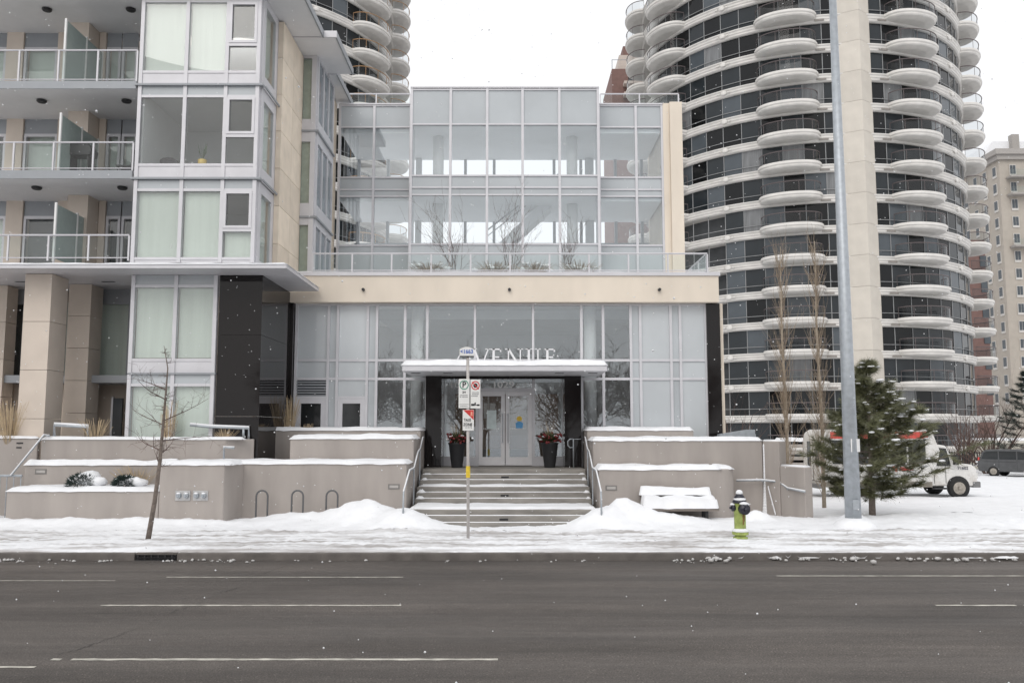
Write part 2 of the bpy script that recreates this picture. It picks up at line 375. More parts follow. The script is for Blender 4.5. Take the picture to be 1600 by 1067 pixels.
# curtain wall: mullions and panes of the ground floor
VX = [462.8, 513, 527.4, 574, 588.6, 632.6, 667.4, 742, 833, 908.6, 942.6, 985.8, 1000.8, 1048.6, 1063.3, 1103.6]
KIND = 'FSFSCCCCCCCSFSF'
HZ = [Zp(475, YG), Zp(563, YG), Zp(592, YG), ZPL]
for i, px in enumerate(VX):
    if px in (742, 833): box('mullion', M_ALU, B, xr(px) - .04, xr(px) + .04, YG - .06, YG + .08, HZ[1] - .05, zt)
    else: box('mullion', M_ALU, B, xr(px) - .045, xr(px) + .045, YG - .06, YG + .08, zb, zt)
def panel_for(kind): return {'F': M_FROST, 'S': M_SPAN, 'C': G_CLEAR}[kind]
for i in range(15):
    a, b = xr(VX[i]) + .046, xr(VX[i + 1]) - .046
    portal = 6 <= i <= 8
    for r in range(3):
        if portal and r > 0: continue
        z1, z0 = HZ[r] - .04, HZ[r + 1] + .04
        if i in (0, 2) and r == 2: z0 = Zp(621, YG) + .04
        if i == 0 and r == 2:                                   # louvre above the service door
            lm = 6
            box('louvre_back', M_DARK, B, a, b, YG + .06, YG + .07, z0, z1)
            for q in range(lm): box('louvre_blade', M_ALUD, B, a, b, YG - .03 + .0, YG + .04, z0 + (z1 - z0) * q / lm, z0 + (z1 - z0) * (q + .55) / lm)
            continue
        box('pane', panel_for(KIND[i]), B, a, b, YG - .01, YG + .01, z0, z1)
    for r in (0, 1, 2):
        if portal and r > 1: continue
        box('transom', M_ALU, B, a, b, YG - .05, YG + .07, HZ[r] - .04 if r else zt - .07, HZ[r] + .04 if r else zt)
for i in (0, 2):                                                # service doors
    a, b = xr(VX[i]) + .046, xr(VX[i + 1]) - .046; zd = Zp(621, YG)
    box('transom', M_ALU, B, a, b, YG - .05, YG + .07, zd - .03, zd + .04)
    dr = obj('service_door', MB().box(a, a + .16, YG - .04, YG + .04, zb, zd - .031).box(b - .16, b, YG - .04, YG + .04, zb, zd - .031)
             .box(a + .16, b - .16, YG - .04, YG + .04, zd - .2, zd - .031).box(a + .16, b - .16, YG - .04, YG + .04, zb, zb + .3), M_ALU, B)
    box('pane', mat('door_glass', (.015, .017, .018), .04, .2, 2), dr, a + .16, b - .16, YG - .008, YG + .008, zb + .3, zd - .2)
# portal
pyl = [(665, 690), (882, 908)]
for a, b in pyl: box('granite_pier', M_GRAN, B, Xp(a, 650, 28.5), Xp(b, 650, 28.5), 28.45, YG + .7, ZPL, Zp(584, 28.5))
box('granite_lintel', M_GRAN, B, Xp(672, 588, 28.6) , Xp(902, 588, 28.6), 28.62, YG + .6, Zp(592, 28.6), Zp(582.5, 28.6))
YD = 29.55
xd = lambda px: Xp(px, 660, YD)
zdt, zd1 = Zp(592, YD), Zp(609, YD)
for px in (692, 745.5, 833.5, 881): box('portal_mullion', M_ALU, B, xd(px) - .05, xd(px) + .05, YD - .06, YD + .06, ZPL, zdt)
box('portal_head', M_ALU, B, xd(692), xd(881), YD - .055, YD + .055, zdt - .06, zdt + .05)
box('portal_transom', M_ALU, B, xd(745.5) + .05, xd(833.5) - .05, YD - .055, YD + .055, zd1 - .06, zd1 + .06)
for a, b in ((692, 745.5), (833.5, 881)):
    box('pane', G_CLEAR, B, xd(a) + .05, xd(b) - .05, YD - .01, YD + .01, ZPL + .32, zdt - .06)
    box('kick_panel', M_ALU, B, xd(a) + .05, xd(b) - .05, YD - .05, YD + .05, ZPL, ZPL + .32)
box('pane', G_CLEAR, B, xd(745.5) + .05, xd(833.5) - .05, YD - .01, YD + .01, zd1 + .06, zdt - .06)
M_NUM = mat('white_vinyl', (.9, .9, .9), .6)
lettering('1029', .31, M_NUM, B, xd(786), YD - .03, Zp(601.5, YD), 1.25, 'house_number')
lettering('10', .31, M_NUM, B, xd(710), YD - .03, Zp(601.5, YD), 1.25, 'house_number')
xm = (xd(745.5) + xd(833.5)) / 2
for s in (-1, 1):
    a, b = sorted((xm + s * .012, xm + s * ((xd(833.5) - xd(745.5)) / 2 - .055)))
    z0, z1 = ZPL + .02, zd1 - .065
    dr = obj('door', MB().box(a, a + .13, YD - .04, YD + .04, z0, z1).box(b - .13, b, YD - .04, YD + .04, z0, z1).box(a + .13, b - .13, YD - .04, YD + .04, z1 - .15, z1)
             .box(a + .13, b - .13, YD - .04, YD + .04, z0, z0 + .28), mat('door_metal', (.74, .73, .745), .4, .04), B)
    box('pane', G_CLEAR, dr, a + .13, b - .13, YD - .008, YD + .008, z0 + .28, z1 - .15)
    hx = xm + s * .09
    obj('handle', MB().tube([(hx, YD - .1, z0 + .75), (hx, YD - .1, z0 + 1.75)], .014, 6).tube([(hx, YD - .1, z0 + .8), (hx, YD - .03, z0 + .8)], .012, 6).tube([(hx, YD - .1, z0 + 1.7), (hx, YD - .03, z0 + 1.7)], .012, 6), M_STEEL, dr)
    dots = MB()
    for q in range(9): dots.box(a + .16 + q * (b - a - .34) / 9, a + .19 + q * (b - a - .34) / 9, YD - .014, YD - .01, z0 + 1.22, z0 + 1.25)
    obj('safety_dots', dots, M_NUM, dr)
    if s < 0: box('notice', mat('paper', (.62, .70, .70), .8), dr, a + .28, a + .28 + .32, YD - .016, YD - .01, Zp(670, YD), Zp(641, YD))
    else:
        cx = (a + b) / 2 + .02
        obj('sticker', MB().prism([(cx + .1 * math.cos(t * .785) , Zp(654, YD) + .09 * math.sin(t * .785)) for t in range(8)], YD - .015, YD - .01, 'y'), mat('yellow_vinyl', (.75, .50, .04), .5), dr)
        obj('sticker', MB().prism([(cx - .11, Zp(669, YD)), (cx + .11, Zp(669, YD)), (cx + .13, Zp(661, YD)), (cx, Zp(657.5, YD)), (cx - .13, Zp(661, YD))], YD - .014, YD - .0101, 'y'), mat('blue_vinyl', (.10, .33, .62), .5), dr)
# entrance canopy with its snow and the letters that stand on it
yc0, yc1 = 26.2, 28.9
xc0, xc1 = Xp(628, 575, yc0), Xp(949, 575, yc0)
zc0, zc1 = Zp(580, yc0), Zp(570, yc0)
cn = obj('entrance_canopy', MB().box(xc0, xc1, yc0, yc1, zc0, zc1), M_ALU, B, bevel=.03)
snowcap('canopy_snow', B, xc0, xc1, yc0, yc1, zc1, .15, 8, .12, .03, .3)
for px in (650, 700, 874, 926): box('soffit_light', M_DARK, cn, Xp(px - 7, 580, 27), Xp(px + 7, 580, 27), 26.9, 27.05, zc0 - .012, zc0 - .002)
# serif letters
def letter(ch, x, w_, h, z, y):
    mb = MB(); t, T, s = .04, .072, .026
    def bar(pts): mb.prism(pts, y, y + .05, 'y')
    def v(x0, wd, z0=0, z1=h): bar([(x + x0, z + z0), (x + x0 + wd, z + z0), (x + x0 + wd, z + z1), (x + x0, z + z1)])
    def hz(x0, x1, z0, wd=t): bar([(x + x0, z + z0), (x + x1, z + z0), (x + x1, z + z0 + wd), (x + x0, z + z0 + wd)])
    def dia(xa, za, xb, zb_, wd): bar([(x + xa, z + za), (x + xa + wd, z + za), (x + xb + wd, z + zb_), (x + xb, z + zb_)])
    if ch == 'A': dia(.02, 0, w_ / 2 - .03, h, t); dia(w_ - .11, 0, w_ / 2 - .035, h, T); hz(.1, w_ - .12, h * .32); hz(-.04, .12, 0, s); hz(w_ - .17, w_ + .02, 0, s)
    if ch == 'V': dia(w_ / 2 - .04, 0, .02, h, T); dia(w_ / 2 - .0, 0, w_ - .06, h, t); hz(-.05, .16, h - s, s); hz(w_ - .14, w_ + .03, h - s, s)
    if ch == 'E': v(.05, T); hz(0, w_ - .03, 0); hz(0, w_ - .05, h - t); hz(.13, w_ - .1, h * .5); v(w_ - .06, t, 0, .11); v(w_ - .08, t, h - .1, h);
    if ch == 'N': v(.05, t); v(w_ - .06, t); dia(w_ - .1, 0, .03, h, T); hz(-.02, .15, 0, s); hz(-.04, .08, h - s, s); hz(w_ - .13, w_ + .05, h - s, s)
    if ch == 'U': v(.05, T, .05); v(w_ - .07, t, .05); hz(.08, w_ - .05, 0, .06); hz(-.02, .2, h - s, s); hz(w_ - .15, w_ + .04, h - s, s)
    return mb
yl = 27.3; hl = .58; zl = zc1 + .02
M_LET = mat('letter_metal', (.72, .72, .73), .4, .03)
for ch, px0, px1 in (('A', 706, 744), ('V', 738, 765), ('E', 767, 785), ('N', 791, 815), ('U', 822, 843), ('E', 851, 869)):
    x = Xp(px0, 555, yl); obj('letter', letter(ch, x, Xp(px1, 555, yl) - x, hl, zl, yl), M_LET, B)
# lobby interior
box('lobby_floor', mat('lobby_tile', (.30, .30, .29), .3), B, xf0, xf1 - .5, YG + .8, 38, ZPL - .1, ZPL)
box('lobby_back_wall', M_ROOM, B, xf0, xf1 - .5, 36.5, 36.7, ZPL, zf0 + .2)
box('lobby_ceiling', M_WHITE, B, xf0, xf1 - .5, YG + .1, 36.5, zf0 + .12, zf0 + .22)
box('ceiling_drop', M_ROOM, B, xr(575), xr(1000), YG + 2.2, 36.4, zf0 - .25, zf0 + .1)
box('reception_wall', mat('wood_panel', (.16, .11, .08), .5), B, -2.2, 1.8, 33.6, 33.8, ZPL, ZPL + 2.6)
box('lobby_bench', M_DARK, B, -1.4, 1.0, 32.0, 32.6, ZPL, ZPL + .5)
for px in (652, 922): obj('lobby_column', MB().lathe([(.21, ZPL), (.21, zf0 + .1)], 20, (Xp(px, 520, YG + .7), YG + .75, 0)), M_WHITE, B, smooth=True)
# upper glass storeys
YB = 37.6; M_CEIL = mat('gallery_ceiling', (.78, .79, .80), .85, .04, 1)
def upper(pxs, Y, rows, ptop):
    """rows: list of (y_top, y_bottom, kind)"""
    xs = [Xp(p, 290, Y) for p in pxs]
    zz0, zz1 = zf1 - .05, Zp(ptop, Y)
    for x in xs: box('mullion', M_ALU, B, x - .05, x + .05, Y - .07, Y + .07, zz0, zz1)
    box('parapet_cap', M_ALU, B, xs[0] - .05, xs[-1] + .05, Y - .1, Y + .3, zz1, zz1 + .06)
    for i in range(len(xs) - 1):
        for (y1, y0, k) in rows:
            box('pane', {'S': M_SPAN, 'C': G_CLEAR}[k], B, xs[i] + .051, xs[i + 1] - .051, Y - .012, Y + .012, Zp(y0, Y) + .03, Zp(y1, Y) - .03)
            box('transom', M_ALU, B, xs[i] + .051, xs[i + 1] - .051, Y - .06, Y + .06, Zp(y1, Y) - .03, Zp(y1, Y) + .03)
rows_c = [(141, 195, 'S'), (195, 275, 'C'), (275, 293.5, 'S'), (293.5, 305, 'S'), (305, 382, 'C'), (382, 430, 'S')]
rows_s = [(166, 199.5, 'S'), (199.5, 278, 'C'), (278, 297, 'S'), (297, 307.5, 'S'), (307.5, 384, 'C'), (384, 430, 'S')]
upper([642, 703.5, 761, 816.6, 874.5, 935.4], YU, rows_c, 139)
upper([529.5, 583.5, 641], YS, rows_s, 165)
upper([936.5, 994.5, 1035.6], YS, rows_s, 165)
xu0, xu1 = Xp(529, 290, YS), Xp(1036, 290, YS)
xc_0, xc_1 = Xp(642, 290, YU), Xp(935.4, 290, YU)
for x in (xc_0, xc_1): box('bay_cheek', M_ALU, B, x - .05, x + .05, YU + .08, YS - .08, zf1, Zp(139, YU))
z3c, z3f = Zp(197, YU), Zp(277, YU); z2c, z2f = Zp(306, YU), Zp(384, YU)
for nm, z0, z1 in (('roof_slab', z3c, Zp(170, YS)), ('floor_slab', z2c, z3f), ('floor_slab', z2f - .5, z2f)):
    box(nm, M_CEIL, B, xu0 + .06, xu1 - .06, YS + .1, YB, z0 + .01, z1)
    box(nm, M_CEIL, B, xc_0 + .06, xc_1 - .06, YU + .1, YS + .1, z0 + .012, z1 - .01)
box('bay_parapet', M_SPAN, B, xc_0 + .06, xc_1 - .06, YU + .9, YU + 1.0, Zp(170, YS), Zp(139, YU) - .05)
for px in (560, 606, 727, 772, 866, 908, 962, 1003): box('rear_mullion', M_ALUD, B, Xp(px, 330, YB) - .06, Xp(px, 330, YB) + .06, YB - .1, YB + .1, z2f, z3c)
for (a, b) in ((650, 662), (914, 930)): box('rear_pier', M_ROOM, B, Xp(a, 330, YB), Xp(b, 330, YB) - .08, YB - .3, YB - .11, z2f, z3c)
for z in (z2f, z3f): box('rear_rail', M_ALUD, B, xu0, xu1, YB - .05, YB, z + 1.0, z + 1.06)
for px in (684.5, 894):
    for z0, z1 in ((z3f, z3c), (z2f, z2c)):
        obj('interior_column', MB().lathe([(.22, z0), (.22, z1)], 20, (Xp(px, 300, YU + 1.4), YU + 1.4, 0)), M_WHITE, B, smooth=True)
# inner stair flight rising to the right
xs0, xs1 = Xp(762, 380, 35), Xp(872, 310, 35)
obj('stair_flight', MB().prism([(xs0, z2f), (xs0 + .5, z2f), (xs1 + .3, z3f - .2), (xs1 + .3, z3f), (xs1 - .1, z3f)], 34.8, 36.0, 'y'), M_SOFF, B)
obj('stair_rail', MB().tube([(xs0, 34.8, z2f + 1), (xs1, 34.8, z3f + .6)], .03, 6).tube([(xs0, 34.8, z2f + .75), (xs1, 34.8, z3f + .35)], .02, 6), M_ALUD, B)
# beige end wall of the upper block
box('end_wall', M_BEIGE, B, Xp(1037, 290, YS), Xp(1047, 290, YS) - .004, YS - .1, YB + .3, zf1, Zp(163, YS))
box('end_wall', M_BEIGE, B, Xp(1047, 290, YS), Xp(1066, 290, YS), YS - .25, YB + .3, zf1, Zp(163, YS) + .003)
# roof deck railings and terrace railing
def railing(parent, pts, z, h, posts, m=G_RAIL, mid=False):
    for a, b in zip(pts[:-1], pts[1:]):
        a = Vector(a); b = Vector(b); n = max(1, round((b - a).length / posts))
        rl = obj('top_rail', MB().tube([(a.x, a.y, z + h), (b.x, b.y, z + h)], .03, 6), M_ALU, parent)
        obj('bottom_rail', MB().tube([(a.x, a.y, z + .09), (b.x, b.y, z + .09)], .018, 6), M_ALU, parent)
        for i in range(n + 1):
            p = a.lerp(b, i / n); box('post', M_ALU, parent, p.x - .025, p.x + .025, p.y - .025, p.y + .025, z, z + h - .02)
        d_ = (b - a).normalized(); nn = Vector((-d_.y, d_.x)) * .006
        for i in range(n):
            p = a.lerp(b, i / n) + d_ * .04; q = a.lerp(b, (i + 1) / n) - d_ * .04
            obj('glass_panel', MB().prism([tuple(p - nn), tuple(q - nn), tuple(q + nn), tuple(p + nn)], z + .12, z + h - .06), m, parent)
railing(B, [(Xp(489, 400, YF + .15), YF + .15), (Xp(1105, 400, YF + .15), YF + .15)], zf1 + .12, Zp(396.5, YF + .15) - zf1 - .12, 1.27)
railing(B, [(Xp(1104, 400, YF + .15), YF + .22), (Xp(1104, 400, YF + .15), YS - .3)], zf1 + .12, Zp(396.5, YF + .15) - zf1 - .12, 1.3)
zr = Zp(165, YS) + .06
railing(B, [(Xp(535, 150, YS + .5), YS + .5), (Xp(641, 150, YS + .5), YS + .5)], zr, .62, 1.15)
railing(B, [(Xp(938, 150, YS + .5), YS + .5), (Xp(1060, 150, YS + .5), YS + .5)], zr, .62, 1.3)

# ------------------------------------------------------------------ apartment building on the left
A = thing('apartment_building', 'stone and glass apartment block with balconies and a snow edged canopy', 'building', (-12, 27, 0))
YA = 25.4
def bay_front(px_l, px_r, Y, pref, zrow, cols, splits, parent, blinds):
    """zrow: (z_bottom, z_glass0, z_glass1, z_top) ; cols: px of mullions at row pref"""
    xs = [Xp(p, pref, Y) for p in cols]; z0, g0, g1, z1 = zrow
    for x in xs: box('mullion', M_ALU, parent, x - .055, x + .055, Y - .06, Y + .1, z0, z1)
    for i in range(len(xs) - 1):
        a, b = xs[i] + .056, xs[i + 1] - .056
        box('spandrel', M_SPAN, parent, a, b, Y - .01, Y + .03, g1 + .05, z1)
        box('apron', M_ALU, parent, a, b, Y - .03, Y + .05, z0, g0 - .05)
        box('transom', M_ALU, parent, a, b, Y - .05, Y + .08, g0 - .05, g0 + .03); box('transom', M_ALU, parent, a, b, Y - .05, Y + .08, g1 - .03, g1 + .05)
        if i == splits[0]:
            zs = splits[1]
            box('transom', M_ALU, parent, a, b, Y - .06, Y + .08, zs - .05, zs + .05)
            wn = box('window', G_WIN, parent, a + .08, b - .08, Y - .01, Y + .01, zs + .13, g1 - .11)
            obj('sash', MB().box(a, a + .08, Y - .08, Y + .04, zs + .051, g1 - .031).box(b - .08, b, Y - .08, Y + .04, zs + .051, g1 - .031)
                .box(a + .08, b - .08, Y - .08, Y + .04, zs + .051, zs + .13).box(a + .08, b - .08, Y - .08, Y + .04, g1 - .11, g1 - .031), M_ALU, wn)
            box('window', G_WIN, parent, a, b, Y - .01, Y + .01, g0 + .03, zs - .05)
        else: box('window', G_WIN, parent, a, b, Y - .01, Y + .01, g0 + .03, g1 - .03)
        if blinds[i]: box('blind', M_BLIND, parent, a + .02, b - .02, Y + .1, Y + .12, g0 + (.06 if blinds[i] == 1 else blinds[i]), g1 - .03)
def Za(y): return Zp(y, YA)
XB0, XB1 = Xp(214, 200, YA), Xp(404, 200, YA)
cols = [217, 288, 351.5, 401]
ZSOF = 16.05
rowsA = [((Za(133), Za(113), Za(4), ZSOF - .02), Za(71), (1, 1, 0)), ((Za(279), Za(258), Za(152), Za(135)), Za(213), (0, 0, 0)), ((Za(411), Za(404), Za(298), Za(282)), Za(360), (1, 1, 0))]
for zr_, spz, bl in rowsA: bay_front(214, 404, YA, 200, zr_, cols, (2, spz), A, bl)
xk = [Xp(p, 200, YA) for p in cols]
box('blind', M_BLIND, A, xk[2] + .08, xk[3] - .08, YA + .1, YA + .12, Za(404), Za(361))
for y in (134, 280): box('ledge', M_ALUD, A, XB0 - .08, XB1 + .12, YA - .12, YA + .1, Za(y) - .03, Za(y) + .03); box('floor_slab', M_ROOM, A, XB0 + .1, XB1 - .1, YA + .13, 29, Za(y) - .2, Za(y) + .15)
box('rear_wall', M_ROOM, A, XB0, XB1, 29.0, 29.1, 8, ZSOF); box('party_wall', M_ROOM, A, XB0 + .06, XB0 + .14, YA + .12, 29, 8, ZSOF - .01)
# side of the bay (narrow green blind window), looking towards the entrance
Y1 = 27.1
for (z0, g0, g1, z1), spz, bl in rowsA:
    box('side_window', G_WIN, A, XB1 - .01, XB1 + .01, YA + .35, Y1 - .3, g0, g1)
    box('side_blind', mat('green_blind', (.44, .49, .42), .9), A, XB1 - .14, XB1 - .12, YA + .35, Y1 - .3, g0, g1)
    obj('side_frame', MB().box(XB1 - .05, XB1 + .045, YA + .1, YA + .35, z0, z1).box(XB1 - .05, XB1 + .045, Y1 - .3, Y1, z0, z1).box(XB1 - .05, XB1 + .045, YA + .35, Y1 - .3, z0, g0).box(XB1 - .05, XB1 + .045, YA + .35, Y1 - .3, g1, z1), M_ALU, A)
for y in (134, 280): box('ledge', M_ALUD, A, XB1 + .121, XB1 + .16, YA + .1, Y1, Za(y) - .03, Za(y) + .03)
# stone wall with courses, then the second bay, then stone again
XS = Xp(438, 250, Y1); Y2 = 29.8; X2 = Xp(491, 300, Y2); Y3 = 32.6
zlev = [7.4 + 1.23 * i for i in range(8)]
for i in range(7):
    z0, z1 = zlev[i], min(zlev[i + 1], ZSOF) - .015
    if z0 > ZSOF: break
    for j in range(2): box('stone_panel', M_STONE, A, XS - .25, XS, Y1 + (Y2 - Y1) * j / 2 + (.0 if j == 0 else .008), Y1 + (Y2 - Y1) * (j + 1) / 2 - .008, z0, z1)
    box('stone_panel', M_STONE, A, XB1 + .05, XS - .258, Y1, Y1 + .3, z0, z1)
    box('stone_panel', M_STONE, A, X2 - .35, X2 - .2, Y3 + .01, YS + .3, z0, z1)
box('backing_wall', M_TAN, A, XB1 - .5, XS - .03, Y1 + .31, Y2 + .5, 7.4, ZSOF)
box('backing_wall', M_TAN, A, XS - .5, X2 - .36, Y2 + .6, YS + .3, 7.4, ZSOF)
M_GBL = MATS['green_blind']
rowsB = [(8.0, 9.1, 11.2, 11.6), (11.62, 12.1, 14.9, ZSOF)]
rB = [(Zp(340, Y2), Zp(318, Y2), Zp(222, Y2), Zp(206, Y2)), (Zp(206, Y2), Zp(187, Y2), Zp(92, Y2), ZSOF), (7.4, 7.6, Zp(352, Y2), Zp(340, Y2))]
XF = Xp(467, 250, Y2)
for (z0, g0, g1, z1) in rB:
    z0 += .02
    fx0, fx1 = XF + .07, X2 - .17
    box('window', G_WIN, A, fx0, fx1, Y2 - .01, Y2 + .01, g0, g1); box('blind', M_GBL, A, fx0, fx1, Y2 + .08, Y2 + .1, g0, g1)
    obj('bay_frame', MB().box(XF, fx0, Y2 - .06, Y2 + .06, z0, z1).box(fx1, X2, Y2 - .06, Y2 + .06, z0, z1).box(fx0, fx1, Y2 - .04, Y2 + .06, z0, g0).box(fx0, fx1, Y2 - .04, Y2 + .06, g1, z1), M_ALU, A)
    n = 3; fr = MB().box(X2 - .06, X2 + .05, Y2 + .061, Y3, z0, g0).box(X2 - .06, X2 + .05, Y2 + .061, Y3, g1, z1)
    for q in range(n + 1):
        y = Y2 + .061 + (Y3 - Y2 - .2) * q / n; fr.box(X2 - .06, X2 + .05, y, y + .13, g0, g1)
    obj('bay_frame', fr, M_ALU, A)
    for q in range(n):
        y = Y2 + .061 + (Y3 - Y2 - .2) * q / n
        box('window', mat('side_glass', (.20, .235, .26), .05, .1, 1), A, X2 - .02, X2, y + .13, y + (Y3 - Y2 - .2) / n, g0, g1)
for y in (206, 340): box('ledge', M_ALUD, A, XF - .05, X2 + .12, Y2 - .1, Y3, Zp(y, Y2) - .03, Zp(y, Y2) + .035)
# roof with overhanging eaves that step along the side
for i, (xe, ya, yb) in enumerate(((XS + 1.0, 25.05, 28.3), (X2 + .95, 28.3, 31.4), (X2 + .35, 31.4, 34.9))):
    box('roof_eave', M_SOFF, A, -22 if i == 0 else XS - .5, xe, ya + .002 * i, yb, ZSOF + .001 * i, ZSOF + .16)
    box('eave_edge', M_ALUD, A, xe, xe + .05, ya, yb, ZSOF - .03, ZSOF + .2)
    box('eave_front', M_ALU, A, (-22 if i == 0 else XS), xe + .05, ya - .05, ya, ZSOF - .03, ZSOF + .2)
    snowcap('roof_snow', A, (-22 if i == 0 else XS - .4), xe, ya, yb, ZSOF + .2, .08, i, .5)
box('rear_mass', M_TAN, A, -24, XB0 - .2, 28.6, 34, 0, ZSOF - .02)
# balcony floors
XL = -17.5
YBW = 28.0
for k, (yt, yb_) in enumerate(((133, 139), (272, 279), (409, 413))):
    zt_, zb_ = Za(yt - 4), Za(yb_)
    if k < 2:
        bs = box('balcony_slab', M_SOFF, A, XL, XB0 - .06, YA - .02, YBW + .3, zb_, zt_)
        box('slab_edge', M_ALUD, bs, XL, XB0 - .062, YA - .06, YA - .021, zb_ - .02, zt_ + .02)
    for px in (62, 195): obj('ceiling_light', MB().lathe([(.12, 0), (.15, .03), (.15, .07), (.12, .08)], 14, (Xp(px, 165, 26.2), 26.3, (Za(139), Za(279), ZSOF)[k] - .085)), M_BLACK, A)
    zf = zt_ + .02 if k < 2 else Za(407)
    ht = Za((78, 222, 367)[k]) - zf
    railing(A, [(XL, YA + .05), (XB0 - .1, YA + .05)], zf, ht, 1.28)
    ztop = (ZSOF, Za(139), Za(279))[k]
    # privacy screen
    xs_ = Xp(94, 230, YA + .2)
    ps = obj('privacy_screen', MB().box(xs_ - .01, xs_ + .01, YA + .2, YBW - .1, zf + .1, ztop - .75), mat('screen_glass', (.36, .42, .40), .12, .05), A)
    for q0 in (YA + .13, YA + 1.4, YBW - .1): box('screen_post', M_WHITE, ps, xs_ - .03, xs_ + .03, q0, q0 + .066, zf, ztop - .7)
    # back wall of the balcony: stone piers and glazed doors
    xq = lambda p: Xp(p, (100, 220, 340)[k], YBW)
    for a, b in ((10, 36), (90, 122), (155, 165)): box('stone_pier', M_TAN, A, xq(a), xq(b), YBW - .05, YBW + .3, zf, ztop)
    box('stone_pier', M_TAN, A, xq(123), xq(154), YBW - .75, YBW + .3, zf, ztop)
    for a, b in ((-40, 9), (37, 89), (166, 188), (190, 214)):
        x0, x1 = xq(a), xq(b)
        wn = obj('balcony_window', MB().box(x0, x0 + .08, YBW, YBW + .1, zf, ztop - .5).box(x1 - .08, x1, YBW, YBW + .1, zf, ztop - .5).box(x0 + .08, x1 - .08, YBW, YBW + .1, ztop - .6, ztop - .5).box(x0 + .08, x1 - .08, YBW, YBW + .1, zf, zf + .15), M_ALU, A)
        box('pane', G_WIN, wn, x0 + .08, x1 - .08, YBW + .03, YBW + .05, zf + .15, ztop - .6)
        box('blind_or_dark_room', M_BLIND if (a + k) % 3 else M_DARK, wn, x0 + .05, x1 - .05, YBW + .25, YBW + .27, zf, ztop - .5)  # pale blind, else a dark sheet painted as the unlit room
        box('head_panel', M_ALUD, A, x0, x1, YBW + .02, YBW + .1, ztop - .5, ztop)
# canopy over the ground floors
zk0, zk1 = Zp(419, 24.3), Zp(412.5, 24.3)
xk1 = Xp(447.5, 419, 24.3)
cnp = obj('street_canopy', MB().prism([(-22, 24.3), (xk1, 24.3), (xk1, 28.45), (xk1 - 1, 28.45), (xk1 - 1, 29.5), (-22, 29.5)], zk0, zk1), M_ALU, A)
snowcap('canopy_snow', A, -20, xk1, 24.3, 25.3, zk1, .06, 5, .15); snowcap('canopy_snow', A, xk1 - .9, xk1, 25.36, 28.45, zk1, .07, 6, .15)
for px in (35, 170): box('canopy_downlight', M_DARK, cnp, Xp(px - 10, 447, 26.6), Xp(px + 10, 447, 26.6), 26.5, 26.62, zk0 - .01, zk0 - .002)
# ground-floor bay
rG = [(Za(583), Za(562), Za(448), zk0 - .01), (.2, Za(700), Za(602), Za(585))]
for zr_ in rG: bay_front(205, 338, YA, 500, zr_, [207, 274, 336], (9, 0), A, (1, 1))
box('ledge', M_ALUD, A, Xp(203, 584, YA), Xp(338, 584, YA), YA - .1, YA + .1, Za(584) - .02, Za(584) + .03)
# black granite wall beside it (front and the long polished side)
xg1 = Xp(411, 440, YA + .05)
for (z0, z1) in ((.1, 1.6), (1.608, 3.1), (3.108, 5.5), (5.508, zk0 - .01)):
    box('granite_slab', M_GRAN, A, Xp(339, 560, YA), xg1, YA + .02, YA + .32, z0, z1); box('granite_slab', M_GRAN, A, xg1 - .3, xg1 - .003, YA + .33, YG - .02, z0, z1)
box('granite_jamb', M_GRAN, A, xg1, Xp(462, 560, YG) - .05, YG - .25, YG + .3, .1, zf0 - .003)
# columns under the canopy and recessed stone ground floor
def column(px0, px1, Y, dep, zb_, zt_, pref, joints=5):
    x0, x1 = Xp(px0, pref, Y), Xp(px1, pref, Y)
    for i in range(joints):
        a = zb_ + (zt_ - zb_) * i / joints; b = zb_ + (zt_ - zb_) * (i + 1) / joints - .012
        box('column_panel', M_TAN, A, x0, x1, Y, Y + dep, a, b)
column(33, 75, 25.15, .95, .2, zk0, 550); column(103, 138, 27.0, .8, .2, zk0, 550, 7); column(-60, 6, 27.2, .6, .2, zk0, 550, 6)
zmz = Zp(592, 27.3)
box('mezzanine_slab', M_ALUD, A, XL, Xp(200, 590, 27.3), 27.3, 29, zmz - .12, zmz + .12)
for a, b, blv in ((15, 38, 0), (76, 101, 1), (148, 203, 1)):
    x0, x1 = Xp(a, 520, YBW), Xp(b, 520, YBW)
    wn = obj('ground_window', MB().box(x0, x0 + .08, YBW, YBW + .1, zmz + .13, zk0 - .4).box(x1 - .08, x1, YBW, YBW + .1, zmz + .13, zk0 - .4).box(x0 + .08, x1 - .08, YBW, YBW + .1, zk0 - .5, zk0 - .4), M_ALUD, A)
    box('pane', G_WIN, wn, x0 + .08, x1 - .08, YBW + .03, YBW + .05, zmz + .13, zk0 - .5); box('blind_or_dark_room', M_BLIND if blv else M_DARK, wn, x0, x1, YBW + .2, YBW + .22, zmz, zk0 - .4)  # the window without a blind gets a dark sheet for its unlit room
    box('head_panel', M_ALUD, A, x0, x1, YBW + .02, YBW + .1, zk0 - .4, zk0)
for i in range(7):
    x0 = XL + i * 1.3
    if x0 + 1.3 > Xp(203, 640, 28): break
    box('wall_panel', M_TAN, A, x0, x0 + 1.29, 28.1, 28.3, .2, zmz - .7); box('wall_panel', M_TAN, A, x0, x0 + 1.29, 28.1, 28.3, zmz - .69, zmz - .121)
dd = box('dark_doorway', M_DARK, A, Xp(176, 650, 28), Xp(190, 650, 28), 28.0, 28.09, .2, Zp(622, 28)); box('door_frame', M_ALU, dd, Xp(173, 650, 28), Xp(176, 650, 28), 27.98, 28.09, .2, Zp(620, 28))  # flat dark sheet painted in place of the unlit door opening
